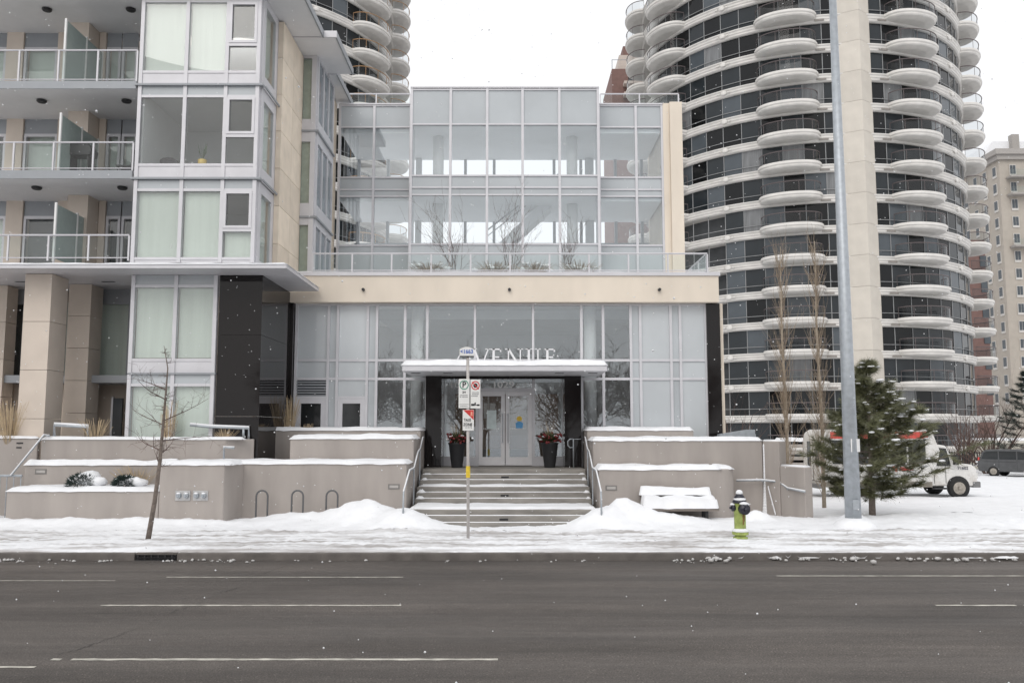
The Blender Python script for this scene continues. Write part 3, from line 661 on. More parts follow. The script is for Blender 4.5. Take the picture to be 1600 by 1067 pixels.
# things kept on the balconies and in the bay
z2 = Za(268) + .02
gr = thing('barbecue_grill', 'dark barbecue grill behind the glass railing of the middle balcony', 'grill', (Xp(128, 255, 26.4), 26.4, z2))
obj('body', MB().prism([(-.35, .75), (.35, .75), (.38, .95), (.25, 1.12), (-.25, 1.12), (-.38, .95)], -.25, .25, 'y'), M_BLACK, gr, loc=(0, 0, 0)); obj('stand', MB().box(-.3, -.25, -.2, .2, 0, .75).box(.25, .3, -.2, .2, 0, .75).box(-.3, .3, -.2, .2, .1, .14), M_BLACK, gr, loc=(0, 0, 0)); obj('side_shelf', MB().box(-.65, -.36, -.2, .2, .82, .86), M_BLACK, gr, loc=(0, 0, 0))
pc = thing('patio_chair', 'dark patio chair near the bay on the middle balcony', 'chair', (Xp(200, 262, 26.5), 26.5, z2))
obj('seat', MB().box(-.27, .27, -.25, .25, .40, .45), M_BLACK, pc, loc=(0, 0, 0)); obj('backrest', MB().box(.2, .26, -.25, .25, .45, .95), M_BLACK, pc, loc=(0, 0, 0))
for sx in (-.24, .22):
    for sy in (-.23, .21): obj('leg', MB().box(sx, sx + .03, sy, sy + .03, 0, .4), M_BLACK, pc, loc=(0, 0, 0))
zfl = Za(272)
ac = thing('armchair', 'round backed dark armchair inside the middle bay window', 'armchair', (Xp(256, 255, 26.6), 26.6, zfl - .05))
obj('seat', MB().lathe([(.3, .0), (.42, .15), (.42, .45), (.36, .5)], 14), mat('dark_fabric', (.05, .045, .055), .9), ac, loc=(0, 0, 0), smooth=True); obj('backrest', MB().ball((0, .3, .65), .45, .14, .4, 12, 8), MATS['dark_fabric'], ac, loc=(0, 0, 0), smooth=True)
fp = thing('flower_pot', 'small yellow flower pot on the sill of the middle bay window', 'flower pot', (Xp(316, 256, YA + .35), YA + .35, Za(257)))
obj('pot', MB().lathe([(.10, 0), (.13, .02), (.135, .24), (.12, .25)], 14), mat('yellow_glaze', (.70, .48, .10), .4), fp, loc=(0, 0, 0), smooth=True)
lf = MB(); rng = random.Random(4)
for i in range(14):
    a = rng.uniform(0, 6.28); q = rng.uniform(.05, .16); lf.add([(0, 0, .22), (math.cos(a) * q + .015, math.sin(a) * q, .45), (math.cos(a) * q * 1.3, math.sin(a) * q * 1.3, rng.uniform(.55, .8))], [(0, 1, 2)])
obj('leaves', lf, mat('leaf', (.05, .09, .04), .6), fp, loc=(0, 0, 0))

# ------------------------------------------------------------------ round towers
TZ0 = Zp(548, 80.0); TH = 2.97; TR = 17.3
def tower(name, label, cx, cy, floors, ang, bal, rail_m, sgn=1):
    T = thing(name, label, 'tower', (cx, cy, 0))
    z_first = TZ0 - 3 * TH
    top = z_first + floors * TH + 2
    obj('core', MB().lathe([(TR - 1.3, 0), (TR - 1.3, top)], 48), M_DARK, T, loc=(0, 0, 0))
    # one storey's worth of pieces, shared between the storeys
    prof = [(TR - 1.35, -.70), (TR - .1, -.70), (TR + .05, -.60), (TR + .05, -.44), (TR + .14, -.36), (TR + .14, -.18), (TR + .25, -.1), (TR + .25, 0), (TR - 1.35, 0)]
    band = MB(); N = 120; k = len(prof)
    for j in range(N):
        t = 2 * math.pi * j / N
        for r, z in prof: band.v.append((r * math.sin(t), -r * math.cos(t), z))
    for j in range(N):
        for i in range(k):
            a, b = j * k + i, j * k + (i + 1) % k; c, d_ = ((j + 1) % N) * k + (i + 1) % k, ((j + 1) % N) * k + i
            band.f.append((a, b, c, d_))
    band_me = band.mesh('floor_band', M_PREC)
    dth = R(6.6); wd = 2 * TR * math.sin(dth / 2)
    pane_me = [MB().box(-wd / 2 + .05, wd / 2 - .05, -.03, .0, .02, 2.26).mesh('pane', m) for m in M_TGL]
    mul = MB()
    nst = int((ang[1] - ang[0]) / 6.6)
    for i in range(nst + 1):
        t = R(ang[0]) + i * dth - dth / 2; c, s = math.cos(t), math.sin(t)
        p = Vector((TR * .985 * s, -TR * .985 * c, 0)); mul.tube([p, p + Vector((0, 0, 2.27))], .045, 4)
        if i < nst:
            t2 = t + dth; q = Vector((TR * .99 * math.sin(t2), -TR * .99 * math.cos(t2), .62)); mul.tube([Vector((TR * .99 * s, -TR * .99 * c, .62)), q], .035, 4)
    mul_me = mul.mesh('window_frame', mat('tower_frame', (.28, .285, .29), .5))
    pil_me = MB().prism([(-1.75, 1.5), (-1.75, -.35), (.35, -1.5), (1.75, -.45), (1.75, 1.5)], .012, TH - .012).mesh('pier_panel', M_PIER)
    # balcony: shallow bowl slab with rounded nose, its railing a child
    def outline(s, n=20, w_=2.9, dp=2.15):
        return [(w_ * s * math.cos(math.pi * i / n), -dp * s * math.sin(math.pi * i / n) ** .8 if 0 < i < n else 0) for i in range(n + 1)]
    bm = MB(); lay = [(1.0, .05), (1.02, -.03), (1.02, -.2), (.975, -.25), (.975, -.42), (.93, -.52), (.6, -.62)]
    for s, z in lay: bm.v += [(x, y, z) for x, y in outline(s)]
    m_ = 21
    for l in range(len(lay) - 1):
        for i in range(m_ - 1): bm.f.append((l * m_ + i, l * m_ + i + 1, (l + 1) * m_ + i + 1, (l + 1) * m_ + i))
    bm.f.append(tuple(range(m_))); bm.f.append(tuple(range((len(lay) - 1) * m_, len(lay) * m_))[::-1])
    bal_me = bm.mesh('balcony', M_PREC, True)
    try: bal_me.set_sharp_from_angle(angle=R(32))
    except Exception: pass
    ol = outline(.95); rm = MB().tube([(x, y, 1.06) for x, y in ol], .05, 5)
    for i in range(0, 21, 4): rm.box(ol[i][0] - .02, ol[i][0] + .02, ol[i][1] - .02, ol[i][1] + .02, .04, 1.05)
    rail_me = rm.mesh('railing', rail_m)
    gm = MB()
    for i in range(20): gm.add([(ol[i][0], ol[i][1], .12), (ol[i + 1][0], ol[i + 1][1], .12), (ol[i + 1][0], ol[i + 1][1], .98), (ol[i][0], ol[i][1], .98)], [(0, 1, 2, 3)])
    gl_me = gm.mesh('railing_glass', G_TRAIL)
    orn = MB().ball((0, -.05, 0), .35, .12, .24, 8, 4).box(-.7, -.42, -.1, .05, -.07, .07).box(.42, .7, -.1, .05, -.07, .07)
    orn_me = orn.mesh('ornament', M_PREC); vent_me = MB().box(-.45, .45, -.06, 0, -.08, .08).mesh('vent', mat('vent_grey', (.25, .23, .21), .7))
    rng = random.Random(len(label))
    for f in range(floors):
        z = z_first + f * TH
        link('floor_band', band_me, T, (0, 0, z)); link('window_frame', mul_me, T, (0, 0, z))
        link('pier_panel', pil_me, T, (0, -TR + .5, z))
        for i in range(nst):
            t = R(ang[0]) + i * dth
            if abs(math.degrees(t)) < 5.5: continue
            if not (f < 8 and math.degrees(t) < -40):
                m = pane_me[rng.choice((0, 0, 0, 0, 0, 1, 1, 1, 1, 2, 2, 3))]
                if f >= bal[3] and f < 18: link('pane', m, T, (TR * .98 * math.sin(t), -TR * .98 * math.cos(t), z), t)
        for deg in bal[0]:
            t = R(deg); b = link('balcony', bal_me, T, ((TR - .15) * math.sin(t), -(TR - .15) * math.cos(t), z + .05), t)
            link('railing', rail_me, b, (0, 0, 0)); link('railing_glass', gl_me, b, (0, 0, 0))
        for deg in bal[1]:
            t = R(deg); link('ornament', orn_me, T, ((TR + .15) * math.sin(t), -(TR + .15) * math.cos(t), z - .32), t)
        for deg in (-10, 10):
            t = R(deg); link('vent', vent_me, T, ((TR + .14) * math.sin(t), -(TR + .14) * math.cos(t), z - .52), t)
    return T
M_RAILD = mat('bronze_rail', (.11, .09, .09), .5)
M_RAILO = mat('copper_rail', (.34, .20, .10), .5)
tower('round_tower', 'tall round white tower with dark glass and scalloped balconies behind the lamp pole', 32.8, 97.3, 18, (-72, 73), ((-20.5, 20.5, -66, 66, -97, 97), (-41, 42), 0, 0), M_RAILD)
tower('round_tower', 'round white tower with copper coloured balcony rails behind the apartment roof', -31.4, 97.3, 19, (12, 84), ((20.5, 66, 97), (41,), 0, 6), M_RAILO)

# ------------------------------------------------------------------ farther buildings
BB = thing('beige_apartment_block', 'tall beige apartment block with small windows at the far edge beyond the tower', 'building', (90, 150, 0))
XQ, YQ = 81.0, 140.0; zq = Zp(243, YQ); M_BBK = mat('beige_block', (.43, .39, .34), .85, .08, 1); M_COR = mat('cornice_grey', (.36, .34, .32), .8)
box('wall', M_BBK, BB, XQ, XQ + 30, YQ, YQ + 34, -1, zq)
obj('cornice', MB().box(XQ - .9, XQ + 31, YQ - .9, YQ + 34, zq, zq + .9).box(XQ - .5, XQ + 31, YQ - .5, YQ + 34, zq - .8, zq - .002), M_COR, BB)
obj('roof', MB().prism([(XQ + 2, zq + .9), (XQ + 30, zq + .9), (XQ + 30, zq + 6.5), (XQ + 6, zq + 6.5)], YQ + 12, YQ + 34, 'y'), M_SNOW, BB)
box('chimney', M_COR, BB, XQ + 9, XQ + 10.3, YQ + 11, YQ + 12.2, zq + .9, zq + 7.5)
M_FF = mat('far_frame', (.60, .58, .55), .6)
wme = MB().box(-.55, .55, -.03, .12, -.95, .95).mesh('window', M_FF); pme = MB().box(-.45, -.03, -.06, -.031, -.6, .85).box(.03, .45, -.06, -.031, -.6, .85).mesh('pane', M_TGL[2])
for r in range(14):
    z = zq - 2.6 - r * 2.9
    if z < 1: break
    for c in range(8):
        sd = c < 5
        wn = link('window', wme, BB, rz=R(-90) if sd else 0)
        wn.location = Vector((XQ - .1, YQ + 1.3 + c * 3.0, z) if sd else (XQ + 2.2 + (c - 5) * 3.2, YQ - .1, z)) - wl(BB); link('pane', pme, wn, (0, 0, 0))
    if r in (0, 1, 4):
        bx_ = box('balcony', M_COR, BB, XQ + 1.0, XQ + 4.4, YQ - 1.6, YQ - .02, z - 1.5, z - 1.2); box('railing_glass', G_RAIL, bx_, XQ + 1.0, XQ + 4.4, YQ - 1.58, YQ - 1.54, z - 1.19, z - .2)
RB = thing('brick_tower_block', 'red brick block showing between the glass building and the round tower', 'building', (19, 125, 0))
YR = 122.0; xr0 = Xp(956, 110, YR)
M_BRICK = mat('red_brick', (.20, .12, .105), .85, .15, 2, .1, 20)
box('wall', M_BRICK, RB, xr0, xr0 + 10, YR, YR + 12, 0, Zp(108, YR)); box('upper_wall', mat('pale_stone_far', (.55, .48, .43), .85), RB, xr0 + 1.2, xr0 + 10, YR + 1, YR + 12, Zp(108, YR), Zp(82, YR))
box('parapet', M_BRICK, RB, xr0 + 1.8, xr0 + 10, YR + 1, YR + 12, Zp(82, YR), Zp(68, YR))
obj('roof_rail', MB().tube([(xr0, YR, Zp(94, YR)), (xr0 + 2.2, YR, Zp(94, YR))], .05, 4).box(xr0, xr0 + .1, YR, YR + .1, Zp(108, YR), Zp(94, YR)), M_ALUD, RB)
for z in (Zp(120, YR), Zp(137, YR)): 
    b_ = box('window', M_TGL[1], RB, xr0 + 2.4, xr0 + 4.2, YR - .05, YR + .02, z - 1, z + .7)
    box('balcony', mat('pale_stone_far', (.5, .5, .5)), RB, xr0 + 1.6, xr0 + 5, YR - 1.4, YR - .06, z - 1.6, z - 1.2)
RB2 = thing('brick_wing', 'red brick wing low behind the tower side balconies next to the beige block', 'building', (66, 122, 0))
box('wall', M_BRICK, RB2, Xp(1480, 500, 118), Xp(1545, 500, 118), 118, 126, 0, Zp(375, 118))
for i in range(6): box('window', M_TGL[2], RB2, Xp(1536, 500, 118) , Xp(1546, 500, 118), 117.9, 118.02, Zp(400 + i * 40, 118) - 1.5, Zp(400 + i * 40, 118))

# ------------------------------------------------------------------ entrance stairs
ST = thing('entrance_stairs', 'wide grey concrete stairs with snowy landings up to the glass doors', 'stairs', (-.25, 22.7, .15))
RY = [22.7, 23.02, 23.34, 25.0, 25.32, 25.64, 26.4, 26.72, 27.04, 29.5]
sx0, sx1 = -2.78, 2.28
rng = random.Random(2)
for k in range(9):
    z = .15 + .15 * (k + 1)
    box('step', M_STEP, ST, sx0, sx1, RY[k], RY[k + 1] + .05 if k < 8 else 29.6, .1 if k == 0 else z - .149, z, bevel=.012)
    dpt = RY[k + 1] - RY[k]
    if k in (2, 5): snowcap('tread_snow', ST, sx0, sx1, RY[k] + .05, RY[k + 1] - .005, z, .045, k, .12, 0, .8)
    elif k < 8:
        snowcap('tread_snow', ST, sx0, sx0 + .15 + rng.random() * .2, RY[k] + .03, RY[k + 1] - .003, z, .06, k, .1, 0, .9); snowcap('tread_snow', ST, sx1 - .12 - rng.random() * .15, sx1, RY[k] + .03, RY[k + 1] - .003, z, .06, k + 20, .1, 0, .9)
        snowcap('tread_snow', ST, sx0 + .1, sx1 - .1, RY[k + 1] - .055 - rng.random() * .03, RY[k + 1] - .003, z, .014, k + 40, .1, 0, .9)
for k in (1, 4, 7): box('step_light', M_BLACK, ST, -.33, -.1, RY[k] - .008, RY[k] - .002, .15 + .15 * k + .05, .15 + .15 * k + .10)

# ------------------------------------------------------------------ planter walls (each a thing), their snow, their lights
def wallbox(label, x0, x1, y0, y1, zt_, th=.1, seed=0, cap=True, zb_=.05, bev=.03):
    o = obj('planter_wall', MB().box(x0, x1, y0, y1, zb_, zt_), M_CONC, bevel=bev)
    tag(o, label, 'wall', 'stepped concrete planter walls')
    if cap: snowcap('snow_cap', o, x0, x1, y0, y1, zt_, th, seed)
    return o
def steplight(o, px, py, Y):
    x, z = Xp(px, py, Y), Zp(py, Y)
    l = obj('step_light', MB().box(x - .16, x + .16, Y - .012, Y - .002, z - .07, z + .07), mat('light_frame', (.20, .19, .18), .6), o); box('lens', mat('light_lens', (.42, .40, .38), .5), l, x - .12, x + .12, Y - .018, Y - .0125, z - .035, z + .035)
XW = -2.87
w1 = wallbox('highest planter wall left of the stairs, beneath the service doors', Xp(415, 690, 27.3), XW, 27.3, 28.9, Zp(672, 27.3), .09, 1)
w2 = wallbox('middle planter wall left of the stairs, with a straight snow cap', Xp(453, 690, 25.6), XW - .02, 25.6, 27.28, Zp(685, 25.6), .11, 2)
w3 = wallbox('long low planter wall left of the stairs, behind the three bike racks', Xp(352, 760, 24.2), XW - .05, 24.2, 25.58, Zp(724, 24.2), .09, 3)
steplight(w3, 615.5, 760, 24.2)
xq1 = Xp(248, 780, 23.3); xq2 = Xp(349, 780, 23.3); xq3 = Xp(379, 780, 24.2)
w4 = obj('planter_wall', MB().prism([(xq1, 23.3), (xq2, 23.3), (xq3, 24.19), (xq3, 24.75), (xq1, 24.75)], .05, Zp(724, 23.3) - .03), M_CONC, bevel=.03)
tag(w4, 'projecting concrete block with two hose connection plates right of the low planter', 'wall', 'stepped concrete planter walls')
snowcap('snow_cap', w4, xq1, xq2 + .2, 23.3, 24.75, Zp(724, 23.3) - .03, .1, 14)
w5 = wallbox('low front planter wall holding two snowy evergreen shrubs', Xp(9, 790, 23.3), xq1 - .005, 23.3, 24.55, Zp(767, 23.3), .1, 5)
w6 = wallbox('second tier planter wall behind the two snowy evergreen shrubs', Xp(37, 750, 24.56), xq1 - .005, 24.57, 24.8, Zp(726, 24.56), .14, 6)
steplight(w6, 64, 736.5, 24.57)
xl3 = Xp(64, 700, 24.82); xl4 = Xp(352, 700, 24.82); xl5 = Xp(397, 700, 25.35)
w7 = obj('planter_wall', MB().prism([(xl3, 24.82), (xl4, 24.82), (xl5, 25.3), (xl5, 25.37), (xl4, 25.3), (xl3, 25.08)], .05, Zp(686, 24.82)), M_CONC, bevel=.02)
tag(w7, 'uppermost planter wall below the apartment bay window', 'wall', 'stepped concrete planter walls')
snowcap('snow_cap', w7, xl3, xl4 + .5, 24.82, 25.1, Zp(686, 24.82), .07, 7)
w8 = wallbox('shaded planter wall with a vent beside the side ramp at the far left', -17, xl3 - .2, 25.0, 25.12, Zp(684, 25.0), .07, 8)
obj('vent', MB().box(Xp(26, 695, 25), Xp(36, 695, 25), 24.985, 24.998, Zp(693, 25), Zp(691, 25)).box(Xp(26, 695, 25), Xp(34, 695, 25), 24.985, 24.998, Zp(700, 25), Zp(698, 25)), M_BLACK, w8)
# right of the stairs
XV = 2.36
v1 = wallbox('highest planter wall right of the stairs, beneath the lobby glass', XV, Xp(1084, 690, 27.3), 27.3, 28.9, Zp(672, 27.3), .1, 11)
zv2 = Zp(688, 25.6)
xb1 = Xp(1192, 720, 25.6); xb2 = Xp(1217, 720, 25.0); xb3 = Xp(1258, 770, 23.9)
v2 = obj('planter_wall', MB().box(XV + .02, xb1, 25.6, 27.28, .05, zv2), M_CONC, bevel=.03)
tag(v2, 'long middle planter wall right of the stairs, running on behind the bench', 'wall', 'stepped concrete planter walls')
snowcap('snow_cap', v2, XV + .02, xb1, 25.6, 27.28, zv2, .1, 12)
v4 = obj('planter_wall', MB().prism([(xb1 + .01, 25.6), (xb2, 24.98), (xb2 + .28, 25.2), (xb1 + .01, 26.3)], .05, zv2 - .02).prism([(xb2 + .012, 24.97), (xb3, 23.9), (xb3 + .26, 24.05), (xb2 + .29, 25.19)], .05, Zp(729, 24.5)), M_CONC, bevel=.02)
tag(v4, 'stepped end wall with a snow streaked face behind the fire hydrant', 'wall', 'stepped concrete planter walls')
sc_ = MB(); 
for (x0, y0, x1, y1, zt_) in ((xb1 + .02, 25.55, xb2 + .2, 25.05, zv2 - .02), (xb2 + .05, 24.95, xb3 + .18, 23.98, Zp(729, 24.5))):
    for q in (0, .07): sc_.tube([(x0 + .04 + q, y0 + .06 + q * .8, zt_ - .005), (x1 - .06 + q, y1 + .05 + q * .8, zt_ - .005)], .055, 8)
obj('snow_cap', sc_, M_SNOW, v4, smooth=True)
rng = random.Random(8); st_ = MB()                                     # wind-blown snow stuck in the corner
for i in range(26):
    z = .2 + (zv2 - .3) * i / 26; r = .035 + .09 * (1 - i / 26) ** 3; st_.ball((xb1 + .03, 25.56, z), r * 1.0, r * .6, .09, 6, 4)
for q in range(1):                                                     # thin frozen run-off below the rail
    for i in range(14):
        u = .12 + q * .1 + .012 * i; p = Vector((xb1, 25.56)).lerp(Vector((xb3, 23.88)), u); st_.ball((p.x - .02, p.y - .03, 1.05 - q * .12 - .055 * i), .02, .012, .05, 6, 4)
obj('stuck_snow', st_, M_SNOW, v4, smooth=True)
zv3 = Zp(733, 24.2); xe = Xp(1156, 770, 24.2)
v3 = obj('planter_wall', MB().prism([(XV + .05, 24.2), (xe - .75, 24.2)] + [(xe - .75 + .75 * math.sin(R(t)), 24.95 - .75 * math.cos(R(t))) for t in range(10, 91, 10)] + [(xe, 25.58), (XV + .05, 25.58)], .05, zv3), M_CONC, bevel=.025)
tag(v3, 'low planter wall with rounded end behind the snow covered bench', 'wall', 'stepped concrete planter walls')
snowcap('snow_cap', v3, XV + .05, xe - .5, 24.2, 25.55, zv3, .1, 13); snowcap('snow_cap', v3, xe - .56, xe - .08, 24.45, 25.55, zv3, .09, 15)
steplight(v3, 955, 762, 24.2)
cw = obj('coping_wall', MB().prism([(Xp(1124, 675, 28), 28.0), (Xp(1181, 675, 28), 28.0), (Xp(1181, 675, 28), 28.3), (Xp(1124, 675, 28), 28.3)], .05, Zp(678, 28)).prism([(Xp(1124, 675, 28) + .02, Zp(678, 28)), (Xp(1181, 675, 28) - .02, Zp(678, 28)), (Xp(1181, 675, 28) - .02, Zp(671, 28)), (Xp(1170, 675, 28), Zp(671, 28))], 28.01, 28.29, 'y'), M_STEEL)
tag(cw, 'slanted grey coping behind the planter wall by the granite corner', 'wall')

# hose connection plates
for px in (286, 313.5):
    x, z = Xp(px, 774, 23.3), Zp(774, 23.3)
    o = thing('hose_connection', 'twin capped fire hose plate on the concrete block, ' + ('the one nearer the bare street tree' if px < 300 else 'the one nearer the bike racks'), 'hose connection', (x, 23.29, z), 'fire hose connections')
    obj('plate', MB().box(-.2, .2, -.012, .008, -.13, .13), mat('plate_steel', (.50, .50, .50), .4, metal=.4), o, loc=(0, 0, 0), bevel=.005)
    for s in (-.1, .1): obj('cap', MB().tube([(s, -.012, 0), (s, -.09, 0)], [.075, .06], 12).tube([(s, -.089, 0), (s, -.12, 0)], .025, 6), M_STEEL, o, loc=(0, 0, 0)); 
    obj('snow', MB().ball((-.1, -.06, .06), .06, .04, .03).ball((.1, -.06, .06), .06, .04, .03), M_SNOW, o, loc=(0, 0, 0), smooth=True)

# ------------------------------------------------------------------ handrails
def handrail(label, runs, posts, r=.024, snow=True):
    t = thing('handrail', label, 'handrail', runs[0][0], 'steel handrails'); o = obj('rail', sum_tubes(runs, r), M_STEEL, t, smooth=True)
    for p, q in posts: obj('post', MB().tube([p, q], r * .9, 6), M_STEEL, t)
    if snow: obj('snow', sum_tubes([[(p[0], p[1], p[2] + r * 1.1) for p in u] for u in runs], r * .8), M_SNOW, t, smooth=True)
    return t
def sum_tubes(runs, r):
    m = MB()
    for u in runs: m.tube(u, r, 7)
    return m
for xh, lb in ((-2.80, 'snowy handrail zigzagging down the left side of the entrance stairs'), (2.30, 'snowy handrail zigzagging down the right side of the entrance stairs')):
    handrail(lb, [[(xh, 22.55, .55), (xh, 22.6, 1.12), (xh, 23.85, 1.6), (xh, 24.95, 1.62), (xh, 25.95, 2.06), (xh, 26.5, 2.12), (xh, 27.25, 2.45), (xh, 27.6, 2.47)]], [((xh, 22.55, .15), (xh, 22.55, .55)), ((xh, 24.9, .6), (xh, 24.9, 1.6)), ((xh, 26.45, 1.0), (xh, 26.45, 2.1))])
xh = Xp(896, 690, 27.9)
handrail('short looped white handrail beside the right granite pier', [[(xh, 27.9, ZPL), (xh, 27.9, 2.42), (xh + .25, 27.9, 2.42)], [(xh, 27.9, 2.42), (xh - .12, 27.9, 2.42), (xh - .18, 27.9, 2.35), (xh - .18, 27.9, 2.22), (xh - .12, 27.9, 2.15), (xh, 27.9, 2.15)]], [], .02, False)
pr = [(Xp(1150, 750, 25.4), 25.35, Zp(751, 25.35)), (xb1 - .1, 25.4, Zp(750, 25.4)), (xb1 + .3, 25.1, Zp(753, 25.1)), (xb2 + .1, 24.6, Zp(763, 24.6)), (xb3 - .05, 23.75, Zp(768, 23.75))]
handrail('snowy wall mounted handrail sloping behind the fire hydrant', [pr], [((p[0], p[1], p[2] - .02), (p[0] + .08, p[1] + .15, p[2] - .06)) for p in pr[1:4]])
p0 = (Xp(66, 681, 24.7), 24.78, Zp(680, 24.8))
handrail('snowy handrail running down the ramp beside the shaded far left wall', [[(Xp(78, 680, 24.8), 24.78, Zp(681, 24.8)), p0, (Xp(16, 742, 23.9), 23.9, Zp(744, 23.9))]], [])
handrail('bent snowy rail standing on the uppermost wall before the stone column', [[(Xp(86, 680, 25.05), 25.02, Zp(683, 25)), (Xp(86, 664, 25.05), 25.02, Zp(664, 25)), (Xp(138, 668, 25.05), 25.02, Zp(667, 25)), (Xp(138, 684, 25.05), 25.02, Zp(683, 25))]], [], .045)
handrail('bent snowy rail standing before the black granite wall', [[(Xp(297, 665, 25.1), 25.1, Zp(664, 25.1)), (Xp(330, 668, 25.2), 25.2, Zp(667, 25.2)), (Xp(388, 669, 25.3), 25.34, Zp(669, 25.3)), (Xp(388, 685, 25.3), 25.34, Zp(686, 25.3))], [(Xp(380, 669, 25.3), 25.33, Zp(669, 25.3)), (Xp(380, 685, 25.3), 25.33, Zp(686, 25.3))]], [], .04)
handrail('small hooked pipe rail on top of the projecting concrete block', [[(Xp(350, 715, 24.5), 24.5, Zp(722, 24.5)), (Xp(350, 700, 24.5), 24.5, Zp(699, 24.5)), (Xp(366, 700, 24.5), 24.5, Zp(700, 24.5))]], [], .03)
xg0 = Xp(33, 770, 24.0)
bt = thing('bar_railing', 'vertical bar steel railing at the far left edge by the ramp', 'railing', (xg0 - 1, 24.0, .15))
obj('top_rail', MB().tube([(xg0 - 3, 24, Zp(743, 24)), (xg0, 24, Zp(743, 24))], .035, 6), M_STEEL, bt); obj('bottom_rail', MB().tube([(xg0 - 3, 24, .3), (xg0, 24, .3)], .02, 6), M_STEEL, bt)
for i in range(16): obj('bar', MB().tube([(xg0 - .03 - i * .19, 24, .12), (xg0 - .03 - i * .19, 24, Zp(743, 24))], .014, 5), M_STEEL, bt)

# ------------------------------------------------------------------ street furniture
for px, w_ in ((409, 'leftmost, nearest the hose plates'), (464.5, 'middle one of the three'), (518.5, 'nearest the stairs')):
    x = Xp(px, 790, 23.75)
    o = thing('bike_rack', 'grey steel hoop bike rack before the long low wall, ' + w_, 'bike rack', (x, 23.75, .2), 'hoop bike racks')
    arc = [(-.155, 0, 0), (-.155, 0, .72)] + [(-.155 * math.cos(R(a)), 0, .72 + .155 * math.sin(R(a))) for a in range(20, 161, 20)] + [(.155, 0, .72), (.155, 0, 0)]
    obj('hoop', MB().tube(arc, .025, 8), mat('rack_steel', (.11, .112, .115), .5, metal=.1), o, loc=(0, 0, 0), smooth=True)
    for s in (-.155, .155): obj('base_flange', MB().lathe([(.07, -.02), (.07, .01)], 10, (s, 0, 0)), M_STEEL, o, loc=(0, 0, 0))

bn = thing('bench', 'wooden bench buried under thick snow against the right planter wall', 'bench', (Xp(1063, 800, 23.7), 23.8, .2))
xa, xb = Xp(1007, 790, 23.6), Xp(1121, 790, 23.6); M_WOOD = mat('weathered_wood', (.22, .19, .17), .85, .25, 8, stretch=(.3, 4, 4))
zs = Zp(793, 23.5)
for i in range(4): box('seat_slat', M_WOOD, bn, xa, xb, 23.45 + i * .13, 23.56 + i * .13, zs - .05, zs)
box('front_rail', M_WOOD, bn, xa, xb, 23.40, 23.44, zs - .08, zs + .005)
for i in range(2): box('back_slat', M_WOOD, bn, xa - .05, xb - .1, 24.02 + i * .02, 24.07 + i * .02, zs + .10 + i * .12, zs + .2 + i * .12)
for x in (xa + .25, xb - .35): obj('leg', MB().box(x, x + .08, 23.5, 23.56, .15, zs - .051).box(x, x + .08, 23.9, 23.97, .15, zs - .051).box(x, x + .06, 23.98, 24.02, zs - .1, zs + .45), M_BLACK, bn)
snowcap('seat_snow', bn, xa - .04, xb - .03, 23.40, 24.0, zs, .30, 21, .05, .03, .45); snowcap('back_snow', bn, xa - .05, xb - .1, 23.93, 24.14, zs + .32, .2, 22, .05, .03, .3)

hy = thing('fire_hydrant', 'lime green fire hydrant with black caps and a cap of snow', 'hydrant', (Xp(1157, 842, 20.6), 20.6, .17))
M_LIME = mat('lime_paint', (.30, .36, .10), .55, .4, 7); M_NAVY = mat('black_paint', (.018, .018, .03), .35, .2, 9)
obj('barrel', MB().lathe([(.17, .0), (.17, .05), (.13, .06), (.13, .10), (.135, .12), (.135, .82), (.15, .83)], 18), M_LIME, hy, loc=(0, 0, 0), smooth=True)
obj('base_flange', MB().lathe([(.18, .1), (.19, .11), (.19, .17), (.17, .18)], 18), M_LIME, hy, loc=(0, 0, 0))
obj('rust_streak', MB().box(.03, .055, -.138, -.128, .34, .6).box(.065, .08, -.13, -.12, .42, .58), mat('rust', (.20, .11, .04), .9, .3, 20), hy, loc=(0, 0, 0))
obj('bonnet', MB().lathe([(.165, .83), (.165, .87), (.14, .90), (.12, .97), (.07, 1.04), (.04, 1.06), (.04, 1.12)], 18), M_NAVY, hy, loc=(0, 0, 0), smooth=True)
obj('pumper_cap', MB().tube([(.05, -.1, .70), (.08, -.22, .70)], [.13, .125], 14).tube([(.08, -.215, .70), (.09, -.29, .70)], [.06, .04], 8), M_NAVY, hy, loc=(0, 0, 0), smooth=True)
for s in (-1, 1): obj('hose_cap', MB().tube([(s * .11, 0, .72), (s * .19, 0, .72)], [.085, .08], 12).tube([(s * .188, 0, .72), (s * .24, 0, .72)], [.04, .03], 6), M_NAVY, hy, loc=(0, 0, 0), smooth=True)
obj('snow', MB().ball((0, 0, 1.07), .085, .085, .07).ball((0, -.02, .92), .15, .16, .05).ball((.06, -.17, .83), .11, .08, .04).ball((-.16, 0, .80), .07, .07, .03).ball((.17, 0, .80), .07, .07, .03).ball((0, -.03, .2), .21, .2, .06), M_SNOW, hy, loc=(0, 0, 0), smooth=True)

